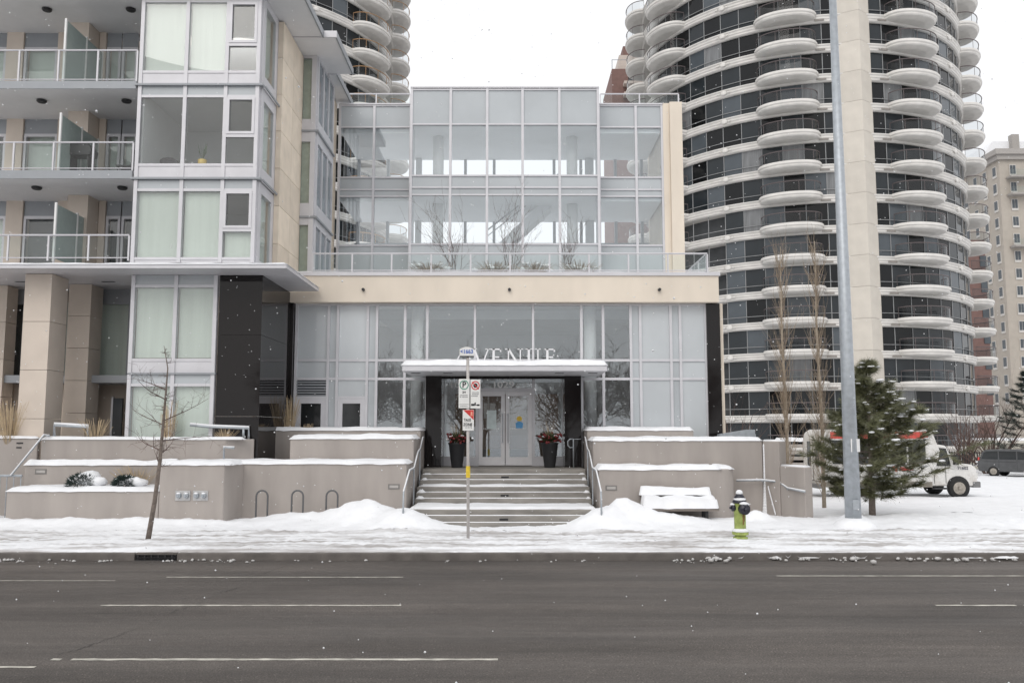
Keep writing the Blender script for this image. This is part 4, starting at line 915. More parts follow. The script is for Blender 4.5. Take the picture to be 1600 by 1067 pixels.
xlp = Xp(1334, 828, 22.4)
lp = thing('street_lamp', 'tall tapering grey street lamp pole standing in a mound of snow', 'street lamp', (xlp, 22.4, .2))
obj('pole', MB().tube([(0, 0, -.1), (0, 0, 4), (0, 0, 17)], [.205, .165, .075], 20), M_STEEL, lp, loc=(0, 0, 0), smooth=True)
obj('hand_hole', MB().box(-.07, .07, -.202, -.185, .5, .75), M_STEEL, lp, loc=(0, 0, 0))
obj('arm', MB().tube([(0, 0, 16.9), (0, -.8, 17.4), (0, -2.5, 17.6)], [.05, .045, .04], 10), M_STEEL, lp, loc=(0, 0, 0)); obj('lamp_head', MB().prism([(-2.4, 17.5), (-3.1, 17.52), (-3.1, 17.6), (-2.6, 17.7), (-2.4, 17.68)], -.14, .14, 'x'), M_STEEL, lp, loc=(0, 0, 0))
obj('taped_notice', MB().prism([(-.06, -.19), (.13, -.14), (.22, -.06), (.215, -.05), (.125, -.13), (-.06, -.18)], 1.95, 2.28), M_WHITE, lp, loc=(0, 0, 0))
obj('snow', MB().ball((0, -.05, .0), .55, .5, .3, 14, 8), M_SNOW, lp, loc=(0, 0, 0), smooth=True)

ysg = 20.5; xsg = Xp(731.5, 838, ysg)
sg = thing('sign_post', 'thin street sign post with parking and taxi zone plates before the stairs', 'sign', (xsg, ysg, .15))
ztp = Zp(556, ysg)
M_GALV = mat('post_steel', (.50, .47, .45), .5, .12, 9, metal=.2)
obj('post', MB().tube([(xsg, ysg, .1), (xsg - .03, ysg, ztp)], .036, 10), M_GALV, sg, smooth=True)
M_SIGN = mat('sign_white', (.78, .78, .76), .5, .04, 6); M_GRN = mat('sign_green', (.02, .24, .15), .5); M_RED = mat('sign_red', (.58, .045, .04), .5); M_BLK = mat('sign_black', (.02, .02, .025), .6); M_BLU = mat('sign_blue', (.03, .12, .48), .5)
def plate(px0, px1, py0, py1, y):
    x0, x1, z1, z0 = Xp(px0, 640, y), Xp(px1, 640, y), Zp(py0, y), Zp(py1, y)
    p = obj('sign_plate', MB().box(x0, x1, y - .006, y, z0, z1), M_SIGN, sg, bevel=.004); return p, x0, x1, z0, z1
def ring(p, cx, cz, r0, r1, y, m, nm='ring'):
    mb = MB(); n = 24
    for i in range(n):
        t = 2 * math.pi * i / n; mb.v += [(cx + r0 * math.cos(t), y, cz + r0 * 1.05 * math.sin(t)), (cx + r1 * math.cos(t), y, cz + r1 * 1.05 * math.sin(t))]
    mb.f = [(2 * i, 2 * i + 1, (2 * i + 3) % (2 * n), (2 * i + 2) % (2 * n)) for i in range(n)]
    obj(nm, mb, m, p)
def lines(p, x0, x1, z, rows, y, sz):
    rng = random.Random(int(x0 * 100)); mb = MB()
    for r in range(rows):
        x = x0
        while x < x1 - sz:
            wdt = sz * rng.uniform(.5, 1.0); 
            if rng.random() < .85: mb.box(x, x + wdt, y - .002, y, z - r * sz * 2.6 - sz * .7, z - r * sz * 2.6 + sz * .7)
            x += wdt + sz * .45
    obj('small_print', mb, mat('faded_print', (.25, .25, .26), .7), p)
yp = ysg - .05
p, x0, x1, z0, z1 = plate(716.5, 733.5, 592, 637.5, yp); cx = (x0 + x1) / 2; W_ = x1 - x0
ring(p, cx, z1 - W_ * .55, W_ * .34, W_ * .42, yp - .009, M_GRN); lettering('P', .2, M_BLK, p, cx, yp - .01, z1 - W_ * .55, .95); lettering('2H', .07, M_BLK, p, cx, yp - .009, z1 - W_ * 1.23)
lines(p, x0 + .03, x1 - .03, z1 - W_ * 1.5, 2, yp - .008, .016); box('border', M_BLK, p, x0 + .02, x1 - .02, yp - .009, yp - .007, z0 + .085, z0 + .092); lines(p, x0 + .03, x1 - .03, z0 + .045, 1, yp - .008, .012)
p, x0, x1, z0, z1 = plate(735, 750.5, 593, 638, yp); cx = (x0 + x1) / 2; W_ = x1 - x0
ring(p, cx, z1 - W_ * .6, W_ * .33, W_ * .43, yp - .009, M_RED); ring(p, cx, z1 - W_ * .6, .0, W_ * .22, yp - .0085, M_BLK, 'symbol')
obj('slash', MB().prism([(cx - .085, z1 - W_ * .6 + .075), (cx - .07, z1 - W_ * .6 + .09), (cx + .085, z1 - W_ * .6 - .075), (cx + .07, z1 - W_ * .6 - .09)], yp - .0115, yp - .0095, 'y'), M_RED, p)
lines(p, x0 + .02, x1 - .02, z1 - W_ * 1.3, 3, yp - .008, .016)
obj('tow_symbol', MB().box(cx - .10, cx - .02, yp - .009, yp - .007, z0 + .06, z0 + .11).box(cx - .02, cx + .09, yp - .009, yp - .007, z0 + .07, z0 + .085).box(cx + .04, cx + .1, yp - .009, yp - .007, z0 + .06, z0 + .1).box(cx - .02, cx + .01, yp - .009, yp - .007, z0 + .09, z0 + .14), M_BLK, p)
p, x0, x1, z0, z1 = plate(723, 740.5, 640, 672.5, yp); cx = (x0 + x1) / 2
obj('red_corner', MB().prism([(x0 + .012, z1 - .006), (x1 - .006, z1 - .006), (x1 - .006, z1 - .24)], yp - .009, yp - .007, 'y'), M_RED, p)
obj('symbol', MB().box(x1 - .075, x1 - .035, yp - .0115, yp - .0095, z1 - .12, z1 - .05).box(x1 - .085, x1 - .025, yp - .0115, yp - .0095, z1 - .145, z1 - .125), mat('sign_orange', (.75, .35, .25), .5), p)
lettering('TAXI', .095, M_BLK, p, cx - .02, yp - .010, (z0 + z1) / 2 + .0, .8); lettering('ZONE', .095, M_BLK, p, cx - .01, yp - .010, (z0 + z1) / 2 - .105, .8)
lines(p, x0 + .07, x1 - .03, z0 + .09, 2, yp - .008, .013)
p, x0, x1, z0, z1 = plate(717.5, 740, 545.5, 556, yp)
me = p.data; obj('arched_top', MB().prism([(x0, z1)] + [(cx_ , z1 + .055 * math.sin(math.pi * i / 8)) for i, cx_ in enumerate([x0 + (x1 - x0) * j / 8 for j in range(9)])][1:-1] + [(x1, z1)], yp - .005, yp - .001, 'y'), M_SIGN, p)
lettering('<1663', .135, M_BLU, p, (x0 + x1) / 2, yp - .010, (z0 + z1) / 2 + .02, .88); box('lower_edge', M_BLK, p, x0, x1, yp - .009, yp + .02, z0 - .025, z0 - .002)
obj('yellow_tag', MB().lathe([(.05, Zp(746, ysg)), (.05, Zp(728, ysg))], 12, (xsg - .01, ysg, 0)), mat('yellow_wrap', (.72, .52, .04), .6, .2, 20), sg)

# ------------------------------------------------------------------ flower planters by the doors
def flower_planter(px, lab, seed):
    x = Xp(px, 720, 28.2); o = thing('flower_planter', lab, 'planter', (x, 28.2, ZPL), 'dark tapered planters with winter flowers')
    pot = obj('pot', MB().lathe([(.17, 0), (.18, .03), (.27, .74), (.29, .76), (.29, .80), (.25, .80), (.24, .72)], 20), mat('charcoal_pot', (.022, .023, .026), .45, .15), o, loc=(0, 0, 0), smooth=True)
    rng = random.Random(seed); lf = MB()
    for i in range(420):
        a = rng.uniform(0, 6.28); e = rng.uniform(.1, 1.4); L = rng.uniform(.22, .52); d_ = Vector((math.cos(a) * math.cos(e), math.sin(a) * math.cos(e), math.sin(e))) * L
        p_ = Vector((rng.uniform(-.15, .15), rng.uniform(-.15, .15), .78)); s = Vector((-math.sin(a), math.cos(a), 0)) * .02
        lf.add([p_ + d_ * .4 - s, p_ + d_ * .4 + s, p_ + d_ + Vector((0, 0, -.05))], [(0, 1, 2)])
    obj('greenery', lf, mat('winter_green', (.055, .075, .03), .6, .4, 9), o, loc=(0, 0, 0))
    fl = MB()
    for i in range(46):
        a = rng.uniform(0, 6.28); q = rng.uniform(.1, .38); fl.ball((math.cos(a) * q, math.sin(a) * q - .05, .86 + rng.uniform(0, .28) - q * .2), .045, .045, .04, 6, 4)
    obj('red_blooms', fl, mat('red_bloom', (.15, .014, .016), .6, .4, 20), o, loc=(0, 0, 0))
    tw = MB()
    for i in range(14):
        a = rng.uniform(0, 6.28); q = rng.uniform(.1, .35); tw.tube([(0, 0, .75), (math.cos(a) * q * .5, math.sin(a) * q * .5, 1.15), (math.cos(a) * q, math.sin(a) * q, rng.uniform(1.3, 1.55))], [.006, .004, .002], 3)
    obj('dry_twigs', tw, M_STRAW, o, loc=(0, 0, 0))
    obj('snow', MB().ball((.18, -.22, 1.02), .07, .05, .025).ball((-.2, -.2, 1.0), .06, .05, .02).ball((-.3, -.1, .9), .07, .06, .02), M_SNOW, o, loc=(0, 0, 0), smooth=True)
flower_planter(714, 'dark tapered planter with red winter flowers left of the doors', 1)
flower_planter(859, 'dark tapered planter with red winter flowers right of the doors', 2)

# ------------------------------------------------------------------ vegetation
def bare(rng, mb, p, d, L, r, depth, spread=.6, up=.15, seg=4, kids=(2, 4), minr=.004):
    pts = [Vector(p)]; d = Vector(d).normalized(); rad = [r]
    for i in range(seg):
        d = (d + Vector((rng.gauss(0, .13), rng.gauss(0, .13), rng.gauss(0, .08) + up * .3))).normalized()
        pts.append(pts[-1] + d * L / seg); rad.append(max(minr * .6, r * (1 - .75 * (i + 1) / seg)))
    mb.tube(pts, rad, 5 if r > .02 else 3)
    if depth <= 0: return
    for i in range(1, seg + 1):
        for k in range(rng.randint(*kids) if i < seg else 1):
            a = rng.uniform(0, 6.28); o = d.orthogonal(); o.rotate(Matrix.Rotation(a, 3, d))
            nd = (d * (1 - spread) + o * spread + Vector((0, 0, up))).normalized()
            bare(rng, mb, pts[i] - (pts[i] - pts[i - 1]) * rng.random() * .6, nd, L * rng.uniform(.35, .6), max(minr, rad[i] * .65), depth - 1, spread, up, max(2, seg - 1), kids, minr)
# the street tree by the kerb
yt = 20.3; xt = Xp(231, 842, yt)
t = thing('street_tree', 'young bare street tree with a thin leaning trunk by the kerb', 'tree', (xt, yt, .15))
rng = random.Random(21); tr = MB()
top = Vector((Xp(256, 545, yt), yt, Zp(540, yt))) - Vector((xt, yt, .15))
tp = [Vector((0, 0, 0)), Vector((.12, 0, .9)), Vector((.205, 0, 1.84)), Vector((.245, .0, 2.7)), Vector((.27, .02, 3.4)), Vector((.30, 0, 4.0)), top]
tr.tube(tp, [.066, .054, .044, .034, .024, .015, .005], 8)
obj('trunk', tr, M_BARK, t, loc=(0, 0, 0), smooth=True)
cr = MB()
for i in range(34):
    h = rng.uniform(1.6, 4.5); q = 0
    for a, b in zip(tp[:-1], tp[1:]):
        if a.z <= h <= b.z: q = a.lerp(b, (h - a.z) / (b.z - a.z))
    if not q: continue
    az = rng.choice((0, math.pi)) + rng.gauss(0, .7); L = (1.1 if rng.random() < .24 else .35) * max(.25, 1 - abs(h - 2.6) / 2.4) * rng.uniform(.7, 1.2)
    bare(rng, cr, q, (math.cos(az), math.sin(az), rng.uniform(.0, .45)), L, .016 if L > .5 else .008, 2 if L > .5 else 1, .55, .1, 4, (1, 2), .003)
obj('crown', cr, M_TWIG, t, loc=(0, 0, 0))
# columnar poplars
def poplar(px, pyb, Y, H, lab, seed, hmin):
    x = Xp(px, pyb, Y); o = thing('columnar_tree', lab, 'tree', (x, Y, .25), 'bare columnar trees'); rng = random.Random(seed)
    obj('trunk', MB().tube([(0, 0, -.2), (.03, 0, H * .3), (-.03, .02, H * .65), (0, 0, H)], [.07, .055, .035, .008], 8), M_BARKL, o, loc=(0, 0, 0), smooth=True)
    c = MB()
    for i in range(130):
        h = hmin + (H * .93 - hmin) * rng.random() ** 1.2; a = rng.uniform(0, 6.28); L = rng.uniform(.7, 1.9) * (1 - .4 * h / H)
        bare(rng, c, (0, 0, h), (math.cos(a) * .4, math.sin(a) * .4, 1), L, .011, 1, .25, .5, 4, (0, 2), .005)
    obj('crown', c, mat('pale_twig', (.30, .24, .18), .9, .2), o, loc=(0, 0, 0))
poplar(1231, 760, 29.5, 8.8, 'slim bare columnar tree rising behind the stepped end wall', 3, .8)
poplar(1288, 798, 27.8, 8.6, 'slim bare columnar tree nearer the lamp pole, beside the pine', 4, .3)
# conifers
def conifer(name, lab, x, y, z, H, rad, seed, nm, needle=.15, levels=20, per=6, m=M_NEED, z0=.45, snow=40, prof=None, tuft=24, lean=0):
    o = thing(name, lab, 'tree', (x, y, z)); rng = random.Random(seed)
    obj('trunk', MB().tube([(0, 0, -.2), (.03, 0, H * .4), (0, .02, H * .75), (0, 0, H * .98)], [.11 * H / 4.6, .075 * H / 4.6, .04, .012], 8), M_BARK, o, loc=(0, 0, 0), smooth=True)
    br = MB(); cr = MB(); sn = MB(); tips = []
    for l in range(levels):
        u = l / (levels - 1); h = z0 + (H - z0 - .12) * u
        Lm = rad * (prof(u) if prof else (1 - u) ** .8)
        for k in range(per if u < .85 else 4):
            if rng.random() < .16: continue
            a = k * 6.283 / per + l * 1.1 + rng.gauss(0, .3); L = Lm * rng.uniform(.5, 1.2) * (1 + lean * math.cos(a)) + .1
            up = .1 + .55 * u + rng.gauss(0, .1)
            d = Vector((math.cos(a), math.sin(a), up)); pts = [Vector((0, 0, h))]
            for s in range(4): pts.append(pts[-1] + Vector((d.x, d.y, up * .4 - .12 + .13 * s)).normalized() * L / 4)
            br.tube(pts, [.022, .017, .013, .009, .005], 4)
            for s in range(2, 5):
                for q in range(3 if s > 2 else 2):
                    b = pts[s].lerp(pts[s - 1], rng.random() * .8); o2 = Vector((rng.gauss(0, 1), rng.gauss(0, 1), rng.gauss(.3, .5))).normalized()
                    e = b + ((pts[s] - pts[s - 1]).normalized() * .6 + o2 * .6) * L * .22
                    br.tube([b, e], [.007, .004], 3); tips += [(b.lerp(e, .5), (e - b).normalized()), (e, (e - b).normalized())]
            tips.append((pts[-1], (pts[-1] - pts[-2]).normalized()))
    tips.append((Vector((0, 0, H)), Vector((0, 0, 1))))
    for p, d in tips:
        for i in range(tuft):
            n_ = (d * rng.uniform(.1, 1.1) + Vector((rng.gauss(0, .6), rng.gauss(0, .6), rng.gauss(.1, .5)))).normalized()
            b = p - d * rng.random() * needle * .9; s = n_.orthogonal().normalized() * needle * .03
            cr.v += [tuple(b - s), tuple(b + s), tuple(b + n_ * needle * rng.uniform(.7, 1.2))]; k = len(cr.v); cr.f.append((k - 3, k - 2, k - 1))
    for p, d in rng.sample([q for q in tips if q[0].y < .1], min(snow, len(tips) // 3)):
        r = rng.uniform(.025, .06); sn.ball((p.x, p.y, p.z + .03), r * 1.8, r * 1.3, r * .6, 6, 4)
        if rng.random() < .4: sn.ball((p.x + .07, p.y, p.z + .04), r * 1.4, r, r * .5, 6, 4)
    b_ = obj('branches', br, M_BARK, o, loc=(0, 0, 0)); b_['kind'] = 'stuff'; c_ = obj('crown', cr, m, o, loc=(0, 0, 0)); c_['kind'] = 'stuff'
    if snow: obj('snow_clumps', sn, M_SNOW, o, loc=(0, 0, 0), smooth=True)
    return o
ypn = 24.6
conifer('pine_tree', 'dark green long needled pine with clumps of snow behind the lamp pole', Xp(1363, 806, ypn), ypn, .28, Zp(565, ypn) - .28, 1.78, 6, 'pine', 0.23, 22, 7, z0=.6, snow=190, lean=.25,
        prof=lambda u: (.55 + .45 * min(1, u / .22)) * (1 - max(0, u - .22) / .82) ** .95, tuft=36)
conifer('spruce_tree', 'near black spruce at the far right edge beyond the minivan', Xp(1606, 690, 58), 58, 0, 6.6, 2.6, 9, 'spruce', .32, 16, 6, M_SPRUCE, .3, 30, tuft=16)
# bare shrubs in front of the tower
def shrub(lab, x, y, z, H, n, seed, spread=.5, m=M_TWIG, name='bare_shrub', group='bare shrubs', snow=0, depth=2, r0=.02):
    o = thing(name, lab, 'shrub', (x, y, z), group); rng = random.Random(seed); c = MB()
    for i in range(n):
        a = rng.uniform(0, 6.28); s = rng.uniform(0, spread)
        bare(rng, c, (math.cos(a) * .1, math.sin(a) * .1, 0), (math.cos(a) * s, math.sin(a) * s, 1), H * rng.uniform(.6, 1.0), r0, depth, .42, .25, 4, (1, 2), .004)
    b_ = obj('branches', c, m, o, loc=(0, 0, 0)); b_['kind'] = 'stuff'
    if snow:
        s_ = MB()
        for i in range(snow): s_.ball((rng.uniform(-.9, .9), rng.uniform(-.3, .3), rng.uniform(.6, 1.4)), .16, .12, .05, 6, 4)
        obj('snow', s_, M_SNOW, o, loc=(0, 0, 0), smooth=True)
    return o
shrub('spreading bare shrub with snowy limbs between the bus and the minivan', Xp(1545, 735, 60), 60, -.5, 5.6, 10, 31, 1.1, snow=14, r0=.08)
shrub('dense bare shrub against the tower base left of the spruce', Xp(1505, 730, 64), 64, -.5, 5.2, 10, 32, .8, r0=.07)
shrub('low bare shrub seen past the granite corner', Xp(1150, 700, 40), 40, .1, 3.6, 6, 33, .9, r0=.05)
for px, h, sd, lb in ((713, 2.75, 41, 'tall bare shrub on the terrace nearest the apartment side'), (797, 2.8, 42, 'tall bare shrub in the middle of the terrace'), (886, 1.9, 43, 'shorter bare shrub on the right of the terrace')):
    shrub(lb, Xp(px, 410, 30), 30.0, zf1 + .1, h, 6, sd, .28, name='terrace_shrub', group='bare terrace shrubs', r0=.013)
# straw clumps
def lumps(rng, H, wd):
    m = MB()
    for i in range(16): m.ball((rng.uniform(-wd, wd), rng.uniform(-.3, .3), H * rng.uniform(.35, .85)), rng.uniform(.05, .2), rng.uniform(.06, .14), rng.uniform(.025, .06), 7, 4)
    for v_ in range(len(m.v)):
        x, y, z = m.v[v_]; m.v[v_] = (x, y, z + .04 * noise.noise((x * 9, y * 9, z * 9)))
    return m
def straw(lab, x, y, z, H, n, seed, wd=.3, group='dry ornamental grasses', snowy=False, m=M_STRAW):
    o = thing('ornamental_grass', lab, 'grass', (x, y, z), group); rng = random.Random(seed); c = MB()
    for i in range(n):
        a = rng.uniform(0, 6.28); q = rng.random() ** .7 * wd; h = H * rng.uniform(.55, 1.05); b = Vector((math.cos(a) * q * .35, math.sin(a) * q * .35, -.05))
        t_ = b + Vector((math.cos(a) * q * 1.0, math.sin(a) * q, h)); md = b.lerp(t_, .55) + Vector((0, 0, h * .08)); s = Vector((.006, 0, 0))
        c.add([b - s, b + s, md + s, md - s, t_ + s * .8, t_ - s * .8], [(0, 1, 2, 3), (3, 2, 4, 5)])
    b_ = obj('blades', c, m, o, loc=(0, 0, 0)); b_['kind'] = 'stuff'
    if snowy: obj('snow', lumps(rng, H, wd), M_SNOW, o, loc=(0, 0, 0), smooth=True)
z7 = Zp(686, 24.82)
straw('tall dry grass clump before the wide stone column at the far left', Xp(12, 670, 25.06), 25.2, z7 - .1, 1.25, 150, 51, .6)
straw('dry grass clump standing between the two stone columns', Xp(150, 670, 25.2), 25.2, z7 - .1, .75, 60, 52, .4)
straw('pale grass plume rising behind the bare street tree', Xp(262, 700, 24.95), 24.95, z7 - .5, 1.6, 60, 53, .2)
straw('thin dry grass by the bent rail before the granite wall', Xp(352, 680, 25.2), 25.2, z7 - .05, .4, 50, 54, .3)
straw('upright dry grass beside the first service door', Xp(452, 665, 28.3), 28.3, Zp(674, 28.3) - .1, 1.3, 60, 55, .26)
straw('small dry grass tuft in front of the first service door', Xp(478, 665, 28.3), 28.3, Zp(674, 28.3) - .1, .4, 60, 56, .2)
straw('dry grass flattened against the second tier wall above the evergreen shrubs', Xp(215, 730, 24.5), 24.5, 1.1, .65, 140, 57, .55)
for px, sd, lb in ((672, 61, 'snow loaded dry plant clump by the tallest terrace shrub'), (770, 62, 'snow loaded dry plant clump between the terrace shrubs'), (835, 63, 'snow loaded dry plant clump right of the middle terrace shrub'), (905, 64, 'snow loaded dry plant clump at the right of the terrace')):
    straw(lb, Xp(px, 412, 29.3), 29.3, zf1 + .1, .5, 260, sd, .62, 'snowy terrace plants', True, mat('grey_straw', (.34, .28, .23), .9, .3, 6))
# evergreen shrubs under snow
for px, pyb, r, sd, lb in ((130, 752, .42, 71, 'low dark evergreen shrub half buried in snow, nearer the ramp'), (196, 748, .33, 72, 'low dark evergreen shrub under a snow dome beside the street tree')):
    o = thing('evergreen_shrub', lb, 'shrub', (Xp(px, pyb, 23.8), 23.8, Zp(767, 23.3)), 'snowy evergreen shrubs'); rng = random.Random(sd); lf = MB()
    for i in range(1500):
        a = rng.uniform(0, 6.28); e = rng.uniform(-.1, 1.3); d_ = Vector((math.cos(a) * math.cos(e), math.sin(a) * math.cos(e), math.sin(e) * .75)); p_ = d_ * r * rng.uniform(.7, 1.0) + Vector((0, 0, .12))
        s = d_.orthogonal().normalized() * .012; lf.add([p_ - s, p_ + s, p_ + d_ * .08 + Vector((rng.gauss(0, .03), rng.gauss(0, .03), rng.gauss(0, .03)))], [(0, 1, 2)])
    c_ = obj('foliage', lf, mat('juniper', (.022, .04, .034), .7, .4, 9), o, loc=(0, 0, 0)); c_['kind'] = 'stuff'
    sn = MB().ball((0, .08, r * .72), r * 1.0, r * .85, r * .38, 14, 8).ball((.3, .05, .2), r * .8, r * .6, r * .4, 12, 7)
    for v_ in range(len(sn.v)):
        x, y, z = sn.v[v_]; k = 1 + .25 * noise.noise((x * 4 + sd, y * 4, z * 4)); sn.v[v_] = (x * k, y * k, z * k)
    obj('snow', sn, M_SNOW, o, loc=(0, 0, 0), smooth=True)

# ------------------------------------------------------------------ vehicles
def wheel(parent, x, y, z, r, wdt=.24, s=-1):
    wv = obj('wheel', MB().tube([(0, -wdt / 2, 0), (0, -wdt / 2 + .03, 0), (0, wdt / 2 - .03, 0), (0, wdt / 2, 0)], [r * .93, r, r, r * .93], 24), mat('tyre_rubber', (.018, .018, .018), .85, .3, 9), parent, loc=(x, y, z), smooth=True)
    obj('rim', MB().tube([(0, s * wdt / 2, 0), (0, s * (wdt / 2 + .012), 0)], [r * .6, r * .5], 18).tube([(0, s * wdt / 2, 0), (0, s * (wdt / 2 + .05), 0)], r * .18, 8), mat('rim_steel', (.34, .31, .27), .5, .3, 12, metal=.4), wv, loc=(0, 0, 0))
yb = 32.6
xb_r, xb_f = Xp(1287, 740, yb), Xp(1530, 740, yb); LB = xb_f - xb_r
bus = thing('shuttle_bus', 'dirty white shuttle bus with red roof stripe parked behind the pine', 'bus', (xb_r, yb, .17))
M_BUSW = two_tone('bus_paint', (.66, .65, .63), (.40, .36, .31), 2.0, .55, .78, .45, (1, 1, 1), .05, 20, .08); M_BRED = mat('bus_red', (.62, .07, .06), .45, .1, 5); M_BGL = mat('bus_glass', (.02, .022, .025), .06, .2, 1)
cb = LB - 1.75                                                       # rear of the cab
obj('body', MB().prism([(0, .42), (cb, .42), (cb, .55), (cb + .35, 1.75), (cb + .1, 2.45), (cb - .15, 2.56), (.25, 2.56), (.05, 2.42), (0, 2.2)], 0, 2.2, 'y'), M_BUSW, bus, loc=(0, 0, 0), bevel=.06)
cab = obj('cab', MB().prism([(cb + .01, .45), (LB - .08, .45), (LB, .62), (LB - .03, 1.12), (LB - .2, 1.25), (LB - .85, 1.33), (cb + .62, 1.95), (cb + .2, 2.02)], .12, 2.08, 'y'), M_BUSW, bus, loc=(0, 0, 0), bevel=.05)
obj('windscreen', MB().prism([(LB - .87, 1.36), (LB - .84, 1.36), (cb + .66, 1.95), (cb + .62, 1.95)], .2, 2.0, 'y'), M_BGL, cab, loc=(0, 0, 0))
obj('side_window', MB().prism([(cb + .12, 1.2), (LB - 1.0, 1.2), (LB - 1.02, 1.36), (cb + .6, 1.85), (cb + .3, 1.88)], .095, .118, 'y'), M_BGL, cab, loc=(0, 0, 0))
obj('bumper', MB().box(LB - .2, LB + .1, .1, 2.1, .40, .62), mat('grey_bumper', (.16, .16, .16), .6), cab, loc=(0, 0, 0), bevel=.03)
obj('headlight', MB().box(LB - .06, LB + .02, .14, .42, .74, .95), mat('lamp_lens', (.6, .6, .58), .2), cab, loc=(0, 0, 0))
obj('mirror', MB().box(LB - .95, LB - .85, -.22, .02, 1.25, 1.6), M_BLACK, cab, loc=(0, 0, 0)); obj('door_seam', MB().box(cb + .12, cb + .135, .108, .12, .55, 1.9).box(LB - 1.2, LB - 1.185, .108, .12, .55, 1.2).box(cb + .2, cb + .36, .1, .12, 1.05, 1.09), M_BLACK, cab, loc=(0, 0, 0)); obj('running_board', MB().box(cb + .05, LB - 1.2, -.02, .2, .34, .4), M_BLACK, cab, loc=(0, 0, 0)); obj('lower_skirt', MB().box(.05, cb - .02, -.01, -.002, .42, .62), mat('road_grime', (.22, .20, .175), .8, .3, 4), bus, loc=(0, 0, 0))
obj('wheel_arch', MB().tube([(LB - .75, .1, .40), (LB - .75, .125, .40)], .43, 20), M_BLACK, cab, loc=(0, 0, 0))
lt = link('fleet_number', text_mesh('71602', .16, mat('decal', (.06, .06, .08), .6)), cab, (LB - .55, .085, 1.12)); 
obj('roof_stripe', MB().box(.3, cb - .1, -.012, -.002, 2.22, 2.47), M_BRED, bus, loc=(0, 0, 0)); obj('red_decal', MB().box(cb - 1.6, cb - 1.3, -.012, -.002, 1.0, 1.2).box(cb - 1.2, cb - .7, -.012, -.002, 1.04, 1.16), M_BRED, bus, loc=(0, 0, 0))
nwd = 5
for i in range(nwd): obj('window', MB().box(.35 + i * (cb - .5) / nwd, .28 + (i + 1) * (cb - .5) / nwd, -.014, -.002, 1.28, 2.16), M_BGL, bus, loc=(0, 0, 0))
for a, b in ((.45, .8), (1.35, 1.7)): obj('rear_window', MB().box(-.014, -.002, a, b, 1.15, 2.1), M_BGL, bus, loc=(0, 0, 0))
obj('rear_door', MB().box(-.012, -.002, .3, 1.9, .6, .62).box(-.012, -.002, 1.08, 1.10, .62, 2.2), M_BLACK, bus, loc=(0, 0, 0)); obj('rear_bumper', MB().box(-.18, 0, .1, 2.1, .36, .5), mat('grey_bumper', (.2, .2, .2)), bus, loc=(0, 0, 0))
obj('tail_light', MB().box(-.016, -.002, .08, .2, .9, 1.2), M_BRED, bus, loc=(0, 0, 0))
for x in (1.3, LB - .75): wheel(bus, x, .14, .38, .38); wheel(bus, x, 2.04, .38, .38, s=1)

yv = 56.0
xv0 = Xp(1527, 730, yv); mv = thing('minivan', 'dark grey minivan parked in the snow at the right edge', 'minivan', (xv0, yv, -.22)); LV = 5.0; mv.rotation_euler.z = R(-48)
M_VAN = mat('charcoal_paint', (.075, .077, .08), .3, .25, 3); M_VGL = mat('van_glass', (.025, .028, .03), .06)
obj('body', MB().prism([(.05, .32), (.0, .6), (.02, .98), (.14, 1.08), (.3, 1.55), (.55, 1.70), (2.3, 1.74), (2.9, 1.66), (3.75, 1.12), (4.75, .98), (4.95, .8), (5.0, .5), (4.9, .32)], 0, 1.9, 'y'), M_VAN, mv, loc=(0, 0, 0), bevel=.09)
for poly in ([(.28, 1.1), (.42, 1.5), (.62, 1.58), (1.25, 1.6), (1.25, 1.1)], [(1.33, 1.1), (1.33, 1.6), (2.3, 1.6), (2.3, 1.1)], [(2.38, 1.1), (2.38, 1.6), (2.75, 1.56), (3.45, 1.12)]):
    obj('side_window', MB().prism(poly, -.012, .004, 'y'), M_VGL, mv, loc=(0, 0, 0))
obj('windscreen', MB().prism([(2.98, 1.655), (3.8, 1.14), (3.815, 1.15), (2.99, 1.67)], .15, 1.75, 'y'), mat('screen_reflect', (.14, .16, .17), .05), mv, loc=(0, 0, 0))
obj('headlight', MB().box(4.55, 4.9, -.012, .2, .72, .88), MATS['lamp_lens'], mv, loc=(0, 0, 0)); obj('mirror', MB().box(3.15, 3.35, -.2, -.0, 1.08, 1.24), M_VAN, mv, loc=(0, 0, 0)); obj('tail_light', MB().box(.06, .14, -.006, .1, 1.02, 1.2), M_BRED, mv, loc=(0, 0, 0))
obj('door_seam', MB().box(1.29, 1.30, -.006, 0, .4, 1.08).box(2.34, 2.35, -.006, 0, .4, 1.08).box(.4, 2.3, -.008, 0, .93, .95), M_BLACK, mv, loc=(0, 0, 0)); 
for x in (.95, 4.0): wheel(mv, x, .1, .33, .34, .22); wheel(mv, x, 1.8, .33, .34, .22, s=1)

# kiosk, fences by the car park
yk = 66.0; xk0 = Xp(1556, 700, yk)
kk = thing('utility_kiosk', 'low cream kiosk with louvres and a snowy roof behind the minivan', 'kiosk', (xk0, yk, 0))
M_CREAM = mat('cream_paint', (.55, .52, .45), .8)
box('wall', M_CREAM, kk, xk0, xk0 + 9, yk, yk + 4, 0, Zp(692, yk)); box('roof', mat('cream_trim', (.65, .62, .56)), kk, xk0 - .3, xk0 + 9.3, yk - .3, yk + 4.3, Zp(692, yk), Zp(688, yk)); snowcap('roof_snow', kk, xk0 - .3, xk0 + 9.3, yk - .3, yk + 4.3, Zp(688, yk), .15, 3, .5)
for i in range(5): box('louvre_blade', M_BLACK, kk, xk0 + 1.9, xk0 + 4.5, yk - .06, yk - .01, 1.0 + i * .13, 1.06 + i * .13)
yfn = 62.0
fn = thing('iron_fence', 'black iron bar fence on a low stone base between bus and minivan', 'fence', (Xp(1500, 720, yfn), yfn, 0))
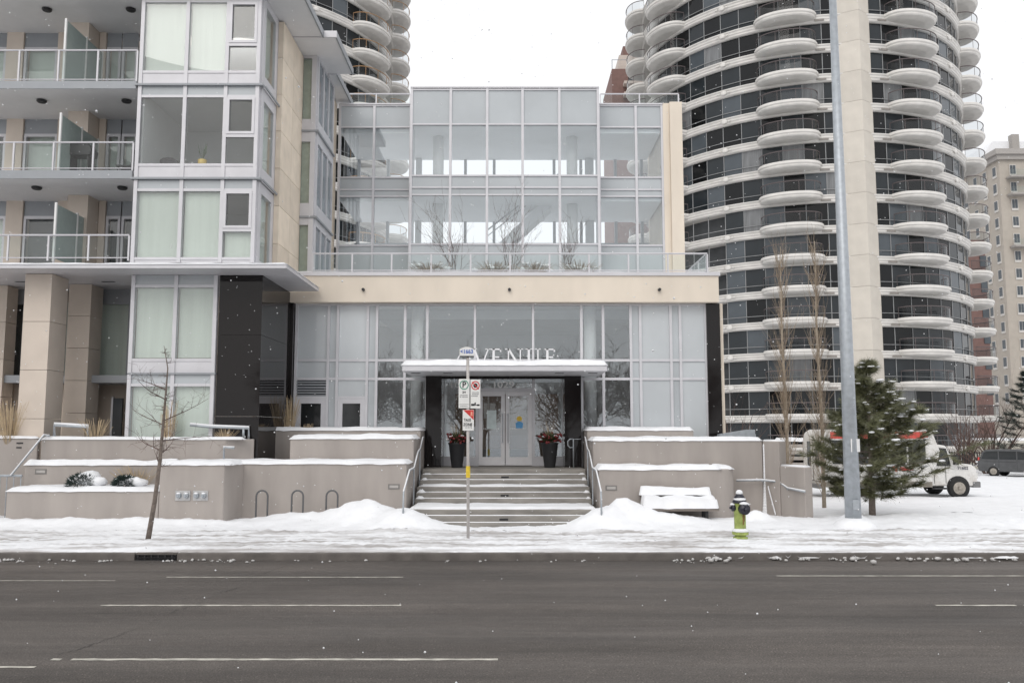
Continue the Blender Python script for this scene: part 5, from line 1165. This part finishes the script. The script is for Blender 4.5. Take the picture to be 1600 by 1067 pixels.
xa, xb = Xp(1470, 720, yfn), Xp(1556, 720, yfn)
box('stone_base', M_CREAM, fn, xa, xb, yfn, yfn + .4, 0, Zp(728, yfn)); box('top_rail', M_BLACK, fn, xa, xb, yfn + .15, yfn + .2, Zp(708, yfn), Zp(706.5, yfn))
for i in range(22): box('bar', M_BLACK, fn, xa + (xb - xa) * i / 22, xa + (xb - xa) * i / 22 + .05, yfn + .15, yfn + .2, Zp(728, yfn), Zp(705, yfn))
ysf = 40.0; xa, xb = Xp(1212, 700, ysf), Xp(1258, 700, ysf)
sf_ = thing('slatted_fence', 'weathered slatted fence panel with snow on top left of the bus', 'fence', ((xa + xb) / 2, ysf, .1))
for i in range(6): box('slat', mat('old_timber', (.36, .33, .30), .85, .2), sf_, xa, xb, ysf, ysf + .05, .5 + i * .28, .66 + i * .28)
for i in range(3): box('post', MATS['old_timber'], sf_, xa + (xb - xa) * i / 2 - .05, xa + (xb - xa) * i / 2 + .05, ysf + .051, ysf + .15, .0, 2.2)
snowcap('snow_cap', sf_, xa, xb, ysf - .05, ysf + .2, 2.2, .16, 4, .1)

# ------------------------------------------------------------------ bare trees over the road, mirrored in the lobby glass
proto = []
for q in range(2):
    rng = random.Random(80 + q); tr = MB(); tr.tube([(0, 0, -.2), (.1, 0, 1.8), (.05, .1, 4.2)], [.2, .15, .11], 8); c = MB()
    for i in range(11):
        a = rng.uniform(0, 6.28); bare(rng, c, (.05, .1, 2.0 + i * .22), (math.cos(a) * .8, math.sin(a) * .8, 1), rng.uniform(3.2, 5.2), .07, 3, .5, .12, 4, (2, 3), .018)
    proto.append((tr.mesh('trunk', M_BARK, True), c.mesh('crown', M_TWIG)))
spots = ((-17, -15), (-12.5, -18), (-8.5, -14), (-4.5, -19), (-2.4, -15), (4.6, -18), (7, -14), (11, -17), (15.5, -15))
where = ('over the louvre', 'over the service doors', 'left of the stone portal', 'in the pane left of the flower planter', 'in the left entrance door', 'in the right entrance door', 'right of the stone portal', 'in the frosted panes right of the portal', 'towards the granite corner')
for i, (x, y) in enumerate(spots):
    o = thing('roadside_tree', 'bare tree across the road, mirrored ' + where[i], 'tree', (x, y, .1), 'bare trees across the road')
    o.rotation_euler.z = i * 1.3; link('trunk', proto[i % 2][0], o, (0, 0, 0)); link('crown', proto[i % 2][1], o, (0, 0, 0))

# ------------------------------------------------------------------ falling snow
rng = random.Random(99); fl = MB()
for i in range(4200):
    Y = 6 + 32 * rng.random() ** .7; X = rng.uniform(-.66, .66) * Y; Z = rng.uniform(.3, 3 + Y * .62); r = rng.uniform(.004, .011) * (1 + .3 * (Y > 14))
    if 24.9 < Y: continue
    fl.add([(X + r, Y, Z), (X, Y + r, Z), (X - r, Y, Z), (X, Y - r, Z), (X, Y, Z + r), (X, Y, Z - r)], [(0, 1, 4), (1, 2, 4), (2, 3, 4), (3, 0, 4), (1, 0, 5), (2, 1, 5), (3, 2, 5), (0, 3, 5)])
tag(obj('falling_snow', fl, M_SNOW), 'snowflakes drifting down through the air', 'snowflakes', kind='stuff')
